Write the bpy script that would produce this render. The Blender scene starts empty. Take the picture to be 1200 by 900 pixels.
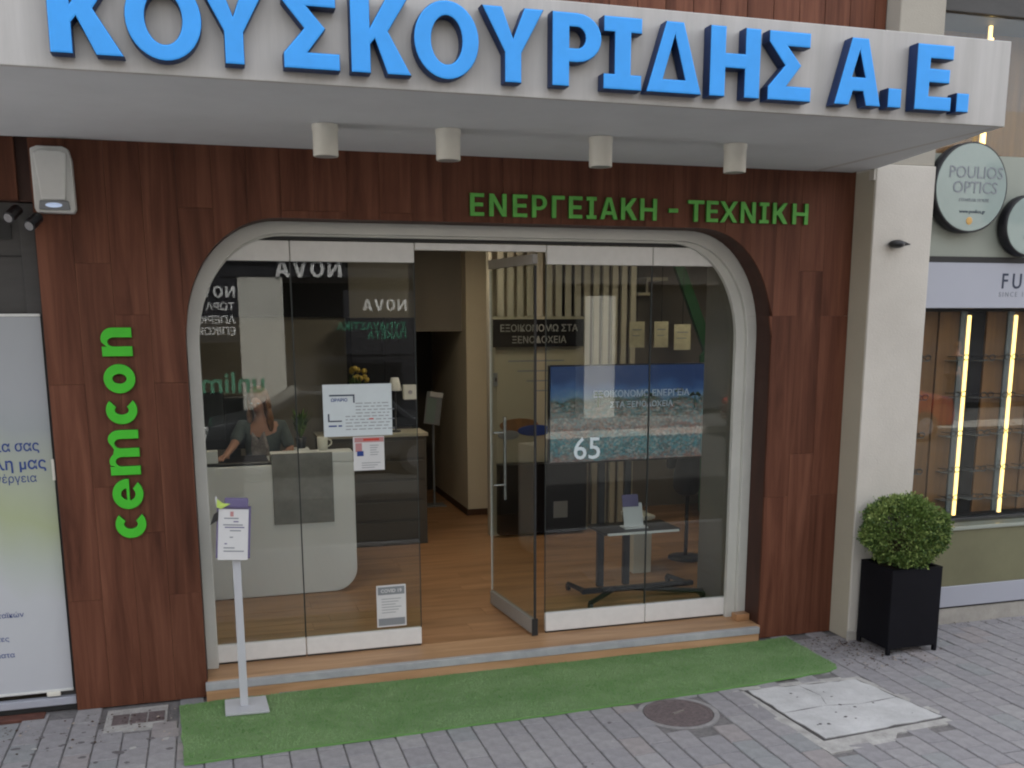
import bpy, bmesh, math, random
from mathutils import Vector, Matrix, noise
R = math.radians
random.seed(7)
SC = bpy.context.scene
COL = SC.collection

# ------------------------------------------------------------------ camera
cam_d = bpy.data.cameras.new('camera')
cam = bpy.data.objects.new('camera', cam_d); COL.objects.link(cam)
yaw, pit, rol = R(-16.69699543), R(10.77581004), R(-0.16137439)
cy, sy, cp, sp, cr, sr = math.cos(yaw), math.sin(yaw), math.cos(pit), math.sin(pit), math.cos(rol), math.sin(rol)
M0 = Matrix(((1, 0, 0), (0, 0, -1), (0, 1, 0)))
MY = Matrix(((cy, sy, 0), (-sy, cy, 0), (0, 0, 1)))
MP = Matrix(((1, 0, 0), (0, cp, -sp), (0, sp, cp)))
MR = Matrix(((cr, -sr, 0), (sr, cr, 0), (0, 0, 1)))
W2C = MR @ MP @ M0 @ MY                      # world -> (right, down, forward)
right, down, fwd = Vector(W2C[0]), Vector(W2C[1]), Vector(W2C[2])
rotm = Matrix((right, -down, -fwd)).transposed()
cam.matrix_world = Matrix.Translation((0, 0, 2.45)) @ rotm.to_4x4()
cam_d.sensor_width = 36.0; cam_d.sensor_fit = 'HORIZONTAL'
cam_d.lens = 36.0 * 1168.275 / 1200
cam_d.shift_y = (592.0 - 450.0) / 1200
cam_d.clip_start = 0.05; cam_d.clip_end = 500
SC.camera = cam

# ------------------------------------------------------------------ world and sun
w = bpy.data.worlds.new('World'); SC.world = w; w.use_nodes = True
nt = w.node_tree; nt.nodes.clear()
sky = nt.nodes.new('ShaderNodeTexSky'); sky.sky_type = 'NISHITA'; sky.sun_disc = False
SUN_EL, SUN_AZ = 50.0, 20.0                 # azimuth clockwise from +Y
sky.sun_elevation = R(SUN_EL); sky.sun_rotation = R(SUN_AZ)
sky.air_density = 1.0; sky.dust_density = 4.0
bg = nt.nodes.new('ShaderNodeBackground'); bg.inputs[1].default_value = 0.15
wo = nt.nodes.new('ShaderNodeOutputWorld')
hs = nt.nodes.new('ShaderNodeHueSaturation'); hs.inputs['Saturation'].default_value = 0.24
nt.links.new(sky.outputs[0], hs.inputs['Color']); nt.links.new(hs.outputs[0], bg.inputs[0]); nt.links.new(bg.outputs[0], wo.inputs[0])
sl = bpy.data.lights.new('sun', 'SUN'); sl.energy = 4.5; sl.angle = R(1.0); sl.color = (1, .97, .92)
so = bpy.data.objects.new('sun', sl); COL.objects.link(so)
sd = Vector((math.sin(R(SUN_AZ)) * math.cos(R(SUN_EL)), math.cos(R(SUN_AZ)) * math.cos(R(SUN_EL)), math.sin(R(SUN_EL))))
so.rotation_euler = sd.to_track_quat('Z', 'Y').to_euler()
SC.view_settings.view_transform = 'Standard'; SC.view_settings.look = 'None'
SC.view_settings.exposure = 2.05; SC.view_settings.gamma = 1.0
SC.render.engine = 'CYCLES'
SC.cycles.max_bounces = 10; SC.cycles.transparent_max_bounces = 24; SC.cycles.glossy_bounces = 5
SC.cycles.caustics_reflective = False; SC.cycles.caustics_refractive = False
SC.cycles.use_denoising = True
SC.cycles.sample_clamp_indirect = 4.0
SC.cycles.filter_width = 2.1

# ------------------------------------------------------------------ materials
MAT = {}
def mat(name, col, rough=.6, var=0.0, vscale=6.0, metal=0.0, bump=0.0, bscale=60.0, col2=None, stretch=(1, 1, 1), spec=.4, coat=0, detail=6):
    """procedural material: a base colour broken by noise towards col2, with fine relief"""
    m = bpy.data.materials.new(name); m.use_nodes = True; n = m.node_tree; b = n.nodes['Principled BSDF']
    b.inputs['Base Color'].default_value = (*col, 1); b.inputs['Roughness'].default_value = rough
    b.inputs['Metallic'].default_value = metal; b.inputs['Specular IOR Level'].default_value = spec
    b.inputs['Coat Weight'].default_value = coat
    if var or bump or col2:
        tc = n.nodes.new('ShaderNodeTexCoord'); mp = n.nodes.new('ShaderNodeMapping'); mp.inputs['Scale'].default_value = stretch
        n.links.new(tc.outputs['Object'], mp.inputs[0])
    if var or col2:
        c2 = col2 or tuple(c * (1 - var) for c in col)
        nz = n.nodes.new('ShaderNodeTexNoise'); nz.inputs['Scale'].default_value = vscale; nz.inputs['Detail'].default_value = detail
        nz.inputs['Roughness'].default_value = .65
        n.links.new(mp.outputs[0], nz.inputs['Vector'])
        rp = n.nodes.new('ShaderNodeValToRGB'); rp.color_ramp.elements[0].position = .32; rp.color_ramp.elements[1].position = .68
        rp.color_ramp.elements[0].color = (*c2, 1); rp.color_ramp.elements[1].color = (*col, 1)
        n.links.new(nz.outputs[0], rp.inputs[0]); n.links.new(rp.outputs[0], b.inputs['Base Color'])
    if bump:
        n2 = n.nodes.new('ShaderNodeTexNoise'); n2.inputs['Scale'].default_value = bscale; n2.inputs['Detail'].default_value = 4
        n.links.new(mp.outputs[0], n2.inputs['Vector'])
        bp = n.nodes.new('ShaderNodeBump'); bp.inputs['Strength'].default_value = bump; bp.inputs['Distance'].default_value = .01
        n.links.new(n2.outputs[0], bp.inputs['Height']); n.links.new(bp.outputs[0], b.inputs['Normal'])
    MAT[name] = m
    return m

def wood(name, dark, mid, light, stretch, rough=.5, tone=.35, scale=5.0, spec=.35):
    """grained wood whose grain shifts and tone changes from one board object to the next"""
    m = bpy.data.materials.new(name); m.use_nodes = True; n = m.node_tree; b = n.nodes['Principled BSDF']
    L = n.links.new
    tc = n.nodes.new('ShaderNodeTexCoord'); oi = n.nodes.new('ShaderNodeObjectInfo'); mp = n.nodes.new('ShaderNodeMapping')
    mp.inputs['Scale'].default_value = stretch
    sc_ = n.nodes.new('ShaderNodeVectorMath'); sc_.operation = 'SCALE'; sc_.inputs[0].default_value = (31, 17, 23)
    L(oi.outputs['Random'], sc_.inputs['Scale']); ad = n.nodes.new('ShaderNodeVectorMath'); L(tc.outputs['Object'], ad.inputs[0]); L(sc_.outputs[0], ad.inputs[1])
    L(ad.outputs[0], mp.inputs[0])
    nz = n.nodes.new('ShaderNodeTexNoise'); nz.inputs['Scale'].default_value = scale; nz.inputs['Detail'].default_value = 9; nz.inputs['Roughness'].default_value = .62; nz.inputs['Distortion'].default_value = .6
    L(mp.outputs[0], nz.inputs['Vector'])
    rp = n.nodes.new('ShaderNodeValToRGB'); e = rp.color_ramp.elements
    e[0].position = .30; e[0].color = (*dark, 1); e[1].position = .72; e[1].color = (*light, 1)
    k = e.new(.5); k.color = (*mid, 1)
    L(nz.outputs[0], rp.inputs[0])
    mr = n.nodes.new('ShaderNodeMapRange'); mr.inputs['To Min'].default_value = 1 - tone; mr.inputs['To Max'].default_value = 1 + tone
    L(oi.outputs['Random'], mr.inputs[0])
    vm = n.nodes.new('ShaderNodeVectorMath'); vm.operation = 'SCALE'; L(rp.outputs[0], vm.inputs[0]); L(mr.outputs[0], vm.inputs['Scale'])
    L(vm.outputs[0], b.inputs['Base Color'])
    b.inputs['Roughness'].default_value = rough; b.inputs['Specular IOR Level'].default_value = spec
    bp = n.nodes.new('ShaderNodeBump'); bp.inputs['Strength'].default_value = .25; bp.inputs['Distance'].default_value = .004
    L(nz.outputs[0], bp.inputs['Height']); L(bp.outputs[0], b.inputs['Normal'])
    MAT[name] = m
    return m

def glass(name, tint=(.93, .96, .95), ior=1.5, rough=0.0):
    m = bpy.data.materials.new(name); m.use_nodes = True; n = m.node_tree; n.nodes.clear(); L = n.links.new
    o = n.nodes.new('ShaderNodeOutputMaterial'); mx = n.nodes.new('ShaderNodeMixShader'); tr = n.nodes.new('ShaderNodeBsdfTransparent'); gl = n.nodes.new('ShaderNodeBsdfGlossy')
    tr.inputs[0].default_value = (*tint, 1); gl.inputs['Roughness'].default_value = rough
    fr = n.nodes.new('ShaderNodeFresnel'); ge = n.nodes.new('ShaderNodeNewGeometry')
    mr = n.nodes.new('ShaderNodeMapRange'); mr.inputs['To Min'].default_value = ior; mr.inputs['To Max'].default_value = 1 / ior
    L(ge.outputs['Backfacing'], mr.inputs[0]); L(mr.outputs[0], fr.inputs['IOR'])
    L(fr.outputs[0], mx.inputs[0]); L(tr.outputs[0], mx.inputs[1]); L(gl.outputs[0], mx.inputs[2]); L(mx.outputs[0], o.inputs[0])
    MAT[name] = m
    return m

def emis(name, col, st):
    m = bpy.data.materials.new(name); m.use_nodes = True; n = m.node_tree; b = n.nodes['Principled BSDF']
    b.inputs['Base Color'].default_value = (*col, 1); b.inputs['Emission Color'].default_value = (*col, 1); b.inputs['Emission Strength'].default_value = st
    MAT[name] = m
    return m

wood('cladding', (.060, .020, .011), (.118, .043, .024), (.178, .071, .042), (1.0, 1.0, .06), tone=.075, scale=12.0, rough=.6, spec=.2)
wood('floor_wood', (.24, .125, .055), (.35, .19, .092), (.46, .26, .135), (.12, 1, 1), rough=.36, tone=.10, scale=8)
wood('tread_wood', (.31, .175, .09), (.44, .26, .135), (.56, .35, .20), (.12, 1, 1), rough=.45, tone=.05, scale=8)
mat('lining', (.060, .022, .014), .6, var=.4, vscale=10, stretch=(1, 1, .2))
mat('white_frame', (.58, .58, .54), .5, var=.10, vscale=3, bump=.05)
mat('rail_metal', (.70, .70, .68), .42, var=.08, vscale=14, spec=.5)
mat('leaf_rail', (.28, .27, .25), .5, var=.08, vscale=12)
mat('rail_gap', (.02, .02, .02), .6)
mat('soffit', (.62, .64, .66), .75, var=.12, vscale=1.2, bump=.12, bscale=20)
mat('fascia', (.50, .49, .475), .5, var=.05, vscale=3.0, col2=(.40, .39, .375), stretch=(3, 1, .25), bump=.04, bscale=8)
mat('blue_face', (.045, .36, .92), .55, var=.08, vscale=9)
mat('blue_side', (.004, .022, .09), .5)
mat('green_face', (.055, .50, .022), .6, var=.12, vscale=8)
mat('green_soft', (.14, .50, .09), .6, var=.25, vscale=14)
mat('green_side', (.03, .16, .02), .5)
mat('plaster', (.56, .53, .475), .8, var=.08, vscale=1.6, bump=.25, bscale=90, col2=(.49, .46, .41), detail=10)
mat('plaster_beige', (.36, .335, .285), .85, var=.12, vscale=2, bump=.25, bscale=90)
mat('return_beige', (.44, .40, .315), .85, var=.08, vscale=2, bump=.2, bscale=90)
mat('stone_base', (.42, .40, .36), .8, var=.25, vscale=7, bump=.3, bscale=60)
mat('lamp_white', (.72, .70, .62), .5, var=.06, vscale=10)
mat('lamp_lens', (.25, .25, .24), .3)
PV = []
for i, c in enumerate([(.322, .310, .322), (.338, .326, .336), (.302, .292, .306), (.340, .312, .312), (.302, .308, .316), (.355, .345, .352)]):
    PV.append(mat('paver_%d' % i, c, .85, col2=tuple(k * .72 for k in c), vscale=14, bump=.7, bscale=120, detail=9))
mat('joint_sand', (.20, .19, .19), .95, var=.4, vscale=30, bump=.5)
mat('asphalt', (.055, .054, .052), .9, var=.4, vscale=40, bump=.6, bscale=200)
mat('concrete', (.52, .51, .50), .85, col2=(.36, .35, .345), vscale=5, bump=.6, bscale=50, detail=10)
mat('apron', (.30, .29, .29), .95, col2=(.21, .20, .20), vscale=12, bump=.6, bscale=70)
mat('slab_stone', (.56, .56, .56), .85, col2=(.40, .40, .40), vscale=4, bump=.7, bscale=50, detail=12)
mat('dark_joint', (.075, .07, .07), .95)
mat('gum_dark', (.13, .12, .125), .9); mat('gum_pale', (.40, .39, .38), .9)
mat('debris', (.075, .038, .024), .95, var=.5, vscale=30); mat('debris_pale', (.42, .36, .30), .95)
mat('mortar', (.48, .47, .45), .95, col2=(.30, .29, .28), vscale=12, bump=.8, bscale=70, detail=10)
mat('iron', (.17, .135, .135), .8, col2=(.10, .08, .082), vscale=30, bump=.5, metal=.0)
mat('iron_light', (.25, .22, .2), .6, var=.3, vscale=30)
mat('grass_base', (.15, .27, .10), .95, col2=(.20, .31, .14), vscale=5, bump=1.0, bscale=260, detail=10)
mat('blade_a', (.19, .35, .12), .8); mat('blade_b', (.26, .41, .18), .8); mat('blade_c', (.13, .28, .08), .8)
mat('marble', (.42, .43, .44), .35, col2=(.30, .31, .33), vscale=6, bump=.05, detail=10)
mat('white_plastic', (.66, .67, .65), .45, var=.08, vscale=9)
mat('grey_plastic', (.22, .235, .25), .4)
mat('black_plastic', (.012, .012, .014), .35)
mat('black_metal', (.014, .014, .017), .42, var=.3, vscale=20, bump=.05)
mat('planter_black', (.005, .005, .007), .6, spec=.12, col2=(.008, .008, .011), vscale=4, bump=.06, bscale=40)
mat('soil', (.05, .035, .025), .95, var=.4, vscale=40, bump=.8)
mat('leaf_a', (.115, .185, .038), .6, var=.2, vscale=30); mat('leaf_b', (.045, .088, .018), .6); mat('leaf_c', (.27, .35, .10), .6)
mat('twig', (.06, .04, .025), .9)
mat('paper', (.60, .66, .68), .7, var=.06, vscale=9)
mat('paper_white', (.62, .62, .62), .7, var=.05, vscale=9)
mat('paper_yellow', (.50, .47, .33), .7, var=.25, vscale=18)
mat('ink', (.03, .04, .07), .7); mat('ink_blue', (.02, .05, .22), .7); mat('ink_grey', (.20, .22, .24), .7)
mat('ink_red', (.50, .05, .03), .7); mat('ink_pink', (.45, .22, .22), .7)
mat('stand_metal', (.50, .51, .54), .4, var=.08, vscale=6)
mat('purple', (.13, .11, .22), .6); mat('lime', (.45, .60, .12), .6)
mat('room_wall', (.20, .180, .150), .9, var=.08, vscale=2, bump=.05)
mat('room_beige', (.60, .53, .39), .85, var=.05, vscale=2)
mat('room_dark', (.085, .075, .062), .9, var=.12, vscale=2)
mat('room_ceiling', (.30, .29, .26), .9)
mat('skirting', (.07, .035, .018), .6)
mat('desk', (.76, .77, .77), .5, var=.04, vscale=2)
mat('desk_grey', (.19, .19, .18), .75, col2=(.25, .25, .24), vscale=9)
mat('dark_panel', (.006, .006, .008), .6, var=.2, vscale=6, spec=.2)
mat('slat', (.42, .395, .32), .6, var=.08, vscale=5)
mat('cream', (.40, .37, .28), .75, var=.06, vscale=3)
mat('sign_text', (.33, .33, .32), .6)
mat('skin', (.42, .22, .15), .55, var=.08, vscale=20)
mat('hair', (.13, .05, .018), .6, col2=(.21, .095, .030), vscale=25)
mat('cardigan', (.085, .105, .105), .9, var=.2, vscale=20, bump=.3)
mat('shirt', (.38, .34, .31), .85, col2=(.16, .14, .15), vscale=22)
mat('trousers', (.02, .022, .03), .9)
mat('red_paint', (.14, .012, .010), .25, coat=1, var=.05)
mat('grey_paint', (.03, .032, .036), .35, coat=.6)
mat('car_glass', (.01, .012, .014), .08, spec=.8)
mat('tyre', (.012, .012, .012), .85)
mat('rim', (.4, .4, .42), .3, metal=.9)
mat('opp_wall', (.30, .28, .26), .85, var=.15, vscale=1, bump=.2)
mat('opp_column', (.42, .41, .37), .8, var=.06, vscale=1)
mat('opp_paving', (.08, .078, .075), .9, var=.3, vscale=2)
mat('opp_dark', (.018, .018, .022), .4)
mat('opp_white', (.55, .55, .55), .6)
mat('opp_green', (.05, .22, .14), .6)
mat('shutter_dark', (.06, .058, .056), .6, var=.2, vscale=5, stretch=(1, 1, 4))
mat('shutter_line', (.02, .02, .02), .7)
mat('tile_red', (.13, .05, .035), .7, var=.4, vscale=12)
mat('optic_board', (.30, .325, .28), .6, var=.06, vscale=2)
mat('optic_white', (.38, .395, .45), .45, var=.03, vscale=2)
mat('optic_olive', (.18, .175, .10), .6, col2=(.145, .14, .08), vscale=2)
mat('optic_wood', (.27, .125, .040), .5, col2=(.15, .07, .024), vscale=5, stretch=(3, 1, .3))
mat('optic_mirror', (.25, .27, .27), .25, metal=.4)
mat('optic_disc', (.25, .32, .30), .25, var=.08, vscale=3, coat=.6)
mat('gold_dot', (.55, .33, .10), .5)
mat('stair_green', (.015, .085, .028), .5)
mat('pot_terracotta', (.30, .12, .05), .8); mat('mug', (.62, .60, .52), .4); mat('yellow_petal', (.34, .24, .04), .6)
mat('handle_steel', (.55, .55, .56), .25, metal=.9)
emis('led', (1.0, .64, .20), .95)
emis('fill_warm', (1.0, .85, .64), 9.0)  # warm glow of the added ceiling panels
emis('screen_white', (.34, .36, .40), .25); emis('screen_pale', (.16, .18, .21), .22)
emis('siren_led', (.45, .55, .75), .12)
glass('shop_glass', (.90, .93, .92)); glass('optic_glass', (.90, .93, .93))
g_ = mat('glass_edge', (.025, .032, .032), .35)
wood('brown_sign', (.10, .05, .02), (.16, .08, .03), (.2, .1, .04), (1, 1, .2))

def screen_mat():
    m = bpy.data.materials.new('screen_picture'); m.use_nodes = True; n = m.node_tree; b = n.nodes['Principled BSDF']; L = n.links.new
    tc = n.nodes.new('ShaderNodeTexCoord'); sp_ = n.nodes.new('ShaderNodeSeparateXYZ'); L(tc.outputs['Generated'], sp_.inputs[0])
    nz = n.nodes.new('ShaderNodeTexNoise'); nz.inputs['Scale'].default_value = 9; nz.inputs['Detail'].default_value = 5; L(tc.outputs['Generated'], nz.inputs['Vector'])
    ad = n.nodes.new('ShaderNodeMath'); ad.operation = 'MULTIPLY_ADD'; ad.inputs[1].default_value = .16; L(nz.outputs[0], ad.inputs[0]); L(sp_.outputs['Z'], ad.inputs[2])
    rp = n.nodes.new('ShaderNodeValToRGB'); e = rp.color_ramp.elements
    e[0].position = 0; e[0].color = (.16, .06, .05, 1); e[1].position = 1; e[1].color = (.010, .035, .12, 1)
    for p, c in ((.16, (.28, .13, .10)), (.26, (.03, .16, .19)), (.40, (.05, .24, .27)), (.47, (.25, .12, .10)), (.60, (.36, .34, .30)), (.72, (.22, .24, .22)), (.80, (.03, .05, .03)), (.84, (.10, .18, .27)), (.94, (.03, .085, .22))):
        k = e.new(p); k.color = (*c, 1)
    L(ad.outputs[0], rp.inputs[0])
    vo = n.nodes.new('ShaderNodeTexVoronoi'); mp = n.nodes.new('ShaderNodeMapping'); mp.inputs['Scale'].default_value = (17, 1, 13); L(tc.outputs['Generated'], mp.inputs[0]); L(mp.outputs[0], vo.inputs['Vector'])
    lt = n.nodes.new('ShaderNodeMapRange'); lt.inputs['From Min'].default_value = .50; lt.inputs['From Max'].default_value = .60; lt.inputs['To Min'].default_value = .55; lt.inputs['To Max'].default_value = 0.0
    L(sp_.outputs['Z'], lt.inputs[0])
    h = n.nodes.new('ShaderNodeValToRGB'); h.color_ramp.interpolation = 'CONSTANT'; sc2 = n.nodes.new('ShaderNodeSeparateColor'); L(vo.outputs['Color'], sc2.inputs[0]); L(sc2.outputs[0], h.inputs[0])
    he = h.color_ramp.elements; he[0].color = (.015, .02, .03, 1); he[1].position = .9; he[1].color = (.34, .33, .31, 1)
    for p, c in ((.18, (.03, .13, .16)), (.36, (.14, .05, .04)), (.5, (.22, .20, .17)), (.62, (.05, .18, .22)), (.74, (.03, .05, .03)), (.82, (.26, .15, .12))):
        k = he.new(p); k.color = (*c, 1)
    lt.inputs['To Min'].default_value = .62; lt.inputs['From Min'].default_value = .58; lt.inputs['From Max'].default_value = .70; nz.inputs['Scale'].default_value = 5; ad.inputs[1].default_value = .34; mx = n.nodes.new('ShaderNodeMix'); mx.data_type = 'RGBA'; L(lt.outputs[0], mx.inputs[0]); L(rp.outputs[0], mx.inputs[6]); L(h.outputs[0], mx.inputs[7])
    b.inputs['Base Color'].default_value = (.01, .01, .01, 1); b.inputs['Roughness'].default_value = .25
    L(mx.outputs[2], b.inputs['Emission Color']); b.inputs['Emission Strength'].default_value = .14
    MAT['screen'] = m
screen_mat()

def banner_mat():
    m = bpy.data.materials.new('banner_print'); m.use_nodes = True; n = m.node_tree; b = n.nodes['Principled BSDF']; L = n.links.new
    tc = n.nodes.new('ShaderNodeTexCoord'); sp_ = n.nodes.new('ShaderNodeSeparateXYZ'); L(tc.outputs['Generated'], sp_.inputs[0])
    nz = n.nodes.new('ShaderNodeTexNoise'); nz.inputs['Scale'].default_value = 2.2; nz.inputs['Detail'].default_value = 2; L(tc.outputs['Generated'], nz.inputs['Vector'])
    a = n.nodes.new('ShaderNodeMath'); a.operation = 'MULTIPLY_ADD'; a.inputs[1].default_value = .22; L(nz.outputs[0], a.inputs[0]); L(sp_.outputs['Z'], a.inputs[2])
    a2 = n.nodes.new('ShaderNodeMath'); a2.operation = 'MULTIPLY_ADD'; a2.inputs[1].default_value = .12; L(sp_.outputs['X'], a2.inputs[0]); L(a.outputs[0], a2.inputs[2])
    rp = n.nodes.new('ShaderNodeValToRGB'); e = rp.color_ramp.elements
    e[0].position = 0; e[0].color = (.48, .49, .53, 1); e[1].position = 1; e[1].color = (.32, .34, .36, 1)
    for p, c in ((.50, (.48, .50, .52)), (.58, (.42, .46, .42)), (.68, (.36, .41, .25)), (.78, (.36, .40, .31)), (.90, (.30, .33, .34))):
        k = e.new(p); k.color = (*c, 1)
    L(a2.outputs[0], rp.inputs[0]); L(rp.outputs[0], b.inputs['Base Color']); b.inputs['Roughness'].default_value = .45
    MAT['banner'] = m
banner_mat()

# ------------------------------------------------------------------ mesh helpers
class MB:
    def __init__(s): s.v = []; s.f = []; s.mi = []; s.mats = []; s.sm = []
    def m(s, name):
        if name not in s.mats: s.mats.append(name)
        return s.mats.index(name)
    def add(s, vs, fs, mt, smooth=False):
        o = len(s.v); s.v += [tuple(v) for v in vs]; k = s.m(mt)
        for f in fs: s.f.append(tuple(i + o for i in f)); s.mi.append(k); s.sm.append(smooth)
        return s
    def box(s, x0, x1, y0, y1, z0, z1, mt, M=None):
        vs = [Vector((x, y, z)) for z in (z0, z1) for y in (y0, y1) for x in (x0, x1)]
        if M: vs = [M @ v for v in vs]
        return s.add(vs, [(0, 2, 3, 1), (4, 5, 7, 6), (0, 1, 5, 4), (2, 6, 7, 3), (0, 4, 6, 2), (1, 3, 7, 5)], mt)
    def tube(s, a, b, r, mt, r2=None, n=12, cap=True):
        a, b = Vector(a), Vector(b); r2 = r if r2 is None else r2
        q = (b - a).to_track_quat('Z', 'Y'); vs = []
        for p, rr in ((a, r), (b, r2)):
            for i in range(n):
                t = 2 * math.pi * i / n; vs.append(p + q @ Vector((rr * math.cos(t), rr * math.sin(t), 0)))
        s.add(vs, [(i, (i + 1) % n, n + (i + 1) % n, n + i) for i in range(n)], mt, True)
        if cap: s.add(vs, [tuple(reversed(range(n))), tuple(range(n, 2 * n))], mt)
        return s
    def lathe(s, c, prof, mt, n=24, smooth=True):
        vs = []; fs = []
        for r, z in prof:
            for i in range(n):
                t = 2 * math.pi * i / n; vs.append((c[0] + r * math.cos(t), c[1] + r * math.sin(t), c[2] + z))
        for j in range(len(prof) - 1):
            for i in range(n): fs.append((j * n + i, j * n + (i + 1) % n, (j + 1) * n + (i + 1) % n, (j + 1) * n + i))
        s.add(vs, fs, mt, smooth)
        s.add(vs, [tuple(reversed(range(n))), tuple((len(prof) - 1) * n + i for i in range(n))], mt)
        return s
    def ell(s, c, r, mt, n=14, k=9, M=None):
        vs = []; fs = []
        for j in range(k + 1):
            p = math.pi * j / k
            for i in range(n):
                t = 2 * math.pi * i / n
                v = Vector((r[0] * math.sin(p) * math.cos(t), r[1] * math.sin(p) * math.sin(t), r[2] * math.cos(p)))
                if M: v = M @ v
                vs.append(v + Vector(c))
        for j in range(k):
            for i in range(n): fs.append((j * n + i, (j + 1) * n + i, (j + 1) * n + (i + 1) % n, j * n + (i + 1) % n))
        return s.add(vs, fs, mt, True)
    def prism(s, poly, y0, y1, mt, M=None):
        """polygon in x,z pushed from y0 to y1"""
        n = len(poly); vs = [Vector((x, y0, z)) for x, z in poly] + [Vector((x, y1, z)) for x, z in poly]
        if M: vs = [M @ v for v in vs]
        return s.add(vs, [tuple(range(n)), tuple(reversed(range(n, 2 * n)))] + [(i, n + i, n + (i + 1) % n, (i + 1) % n) for i in range(n)], mt)
    def slab(s, poly, z0, z1, mt, mt2=None):
        n = len(poly); vs = [(x, y, z0) for x, y in poly] + [(x, y, z1) for x, y in poly]
        s.add(vs, [tuple(range(n, 2 * n))], mt)
        return s.add(vs, [tuple(reversed(range(n)))] + [(i, (i + 1) % n, n + (i + 1) % n, n + i) for i in range(n)], mt2 or mt)
    def mesh(s, name, bev=0.0, seg=2):
        me = bpy.data.meshes.new(name); me.from_pydata([tuple(v) for v in s.v], [], s.f)
        for k in s.mats: me.materials.append(MAT[k])
        me.polygons.foreach_set('material_index', s.mi); me.polygons.foreach_set('use_smooth', s.sm)
        bm = bmesh.new(); bm.from_mesh(me)
        bmesh.ops.recalc_face_normals(bm, faces=bm.faces)
        if bev:
            ed = [e for e in bm.edges if len(e.link_faces) == 2 and e.calc_face_angle(0) > .6]
            bmesh.ops.bevel(bm, geom=ed, offset=bev, segments=seg, affect='EDGES', clamp_overlap=True, profile=.6)
        bm.to_mesh(me); bm.free(); me.update()
        return me
    def build(s, name, parent=None, bev=0.0, seg=2, kind=None):
        return link(name, s.mesh(name, bev, seg), parent, kind)

def link(name, me, parent=None, kind=None, M=None):
    o = bpy.data.objects.new(name, me); COL.objects.link(o)
    if M is not None: o.matrix_world = M
    if parent: o.parent = parent
    if kind: o['kind'] = kind
    return o
def thing(name, label, cat, group=None, loc=(0, 0, 0)):
    """an Empty that parents the parts; parts are built round the origin or, with loc, relative to it"""
    o = bpy.data.objects.new(name, None); COL.objects.link(o); o.location = loc; o.empty_display_size = .1
    return tag(o, label, cat, group)
def tag(o, label, cat, group=None):
    o['label'] = label; o['category'] = cat
    if group: o['group'] = group
    return o
def setting(name):
    o = bpy.data.objects.new(name, None); COL.objects.link(o); o['kind'] = 'structure'; return o
def dup(root, loc, label, group=None):
    c = root.copy(); COL.objects.link(c); c.location = loc; c['label'] = label
    if group: c['group'] = group
    for ch in list(root.children):
        d = ch.copy(); COL.objects.link(d); d.parent = c
        for g in list(ch.children):
            h = g.copy(); COL.objects.link(h); h.parent = d
    return c

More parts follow.
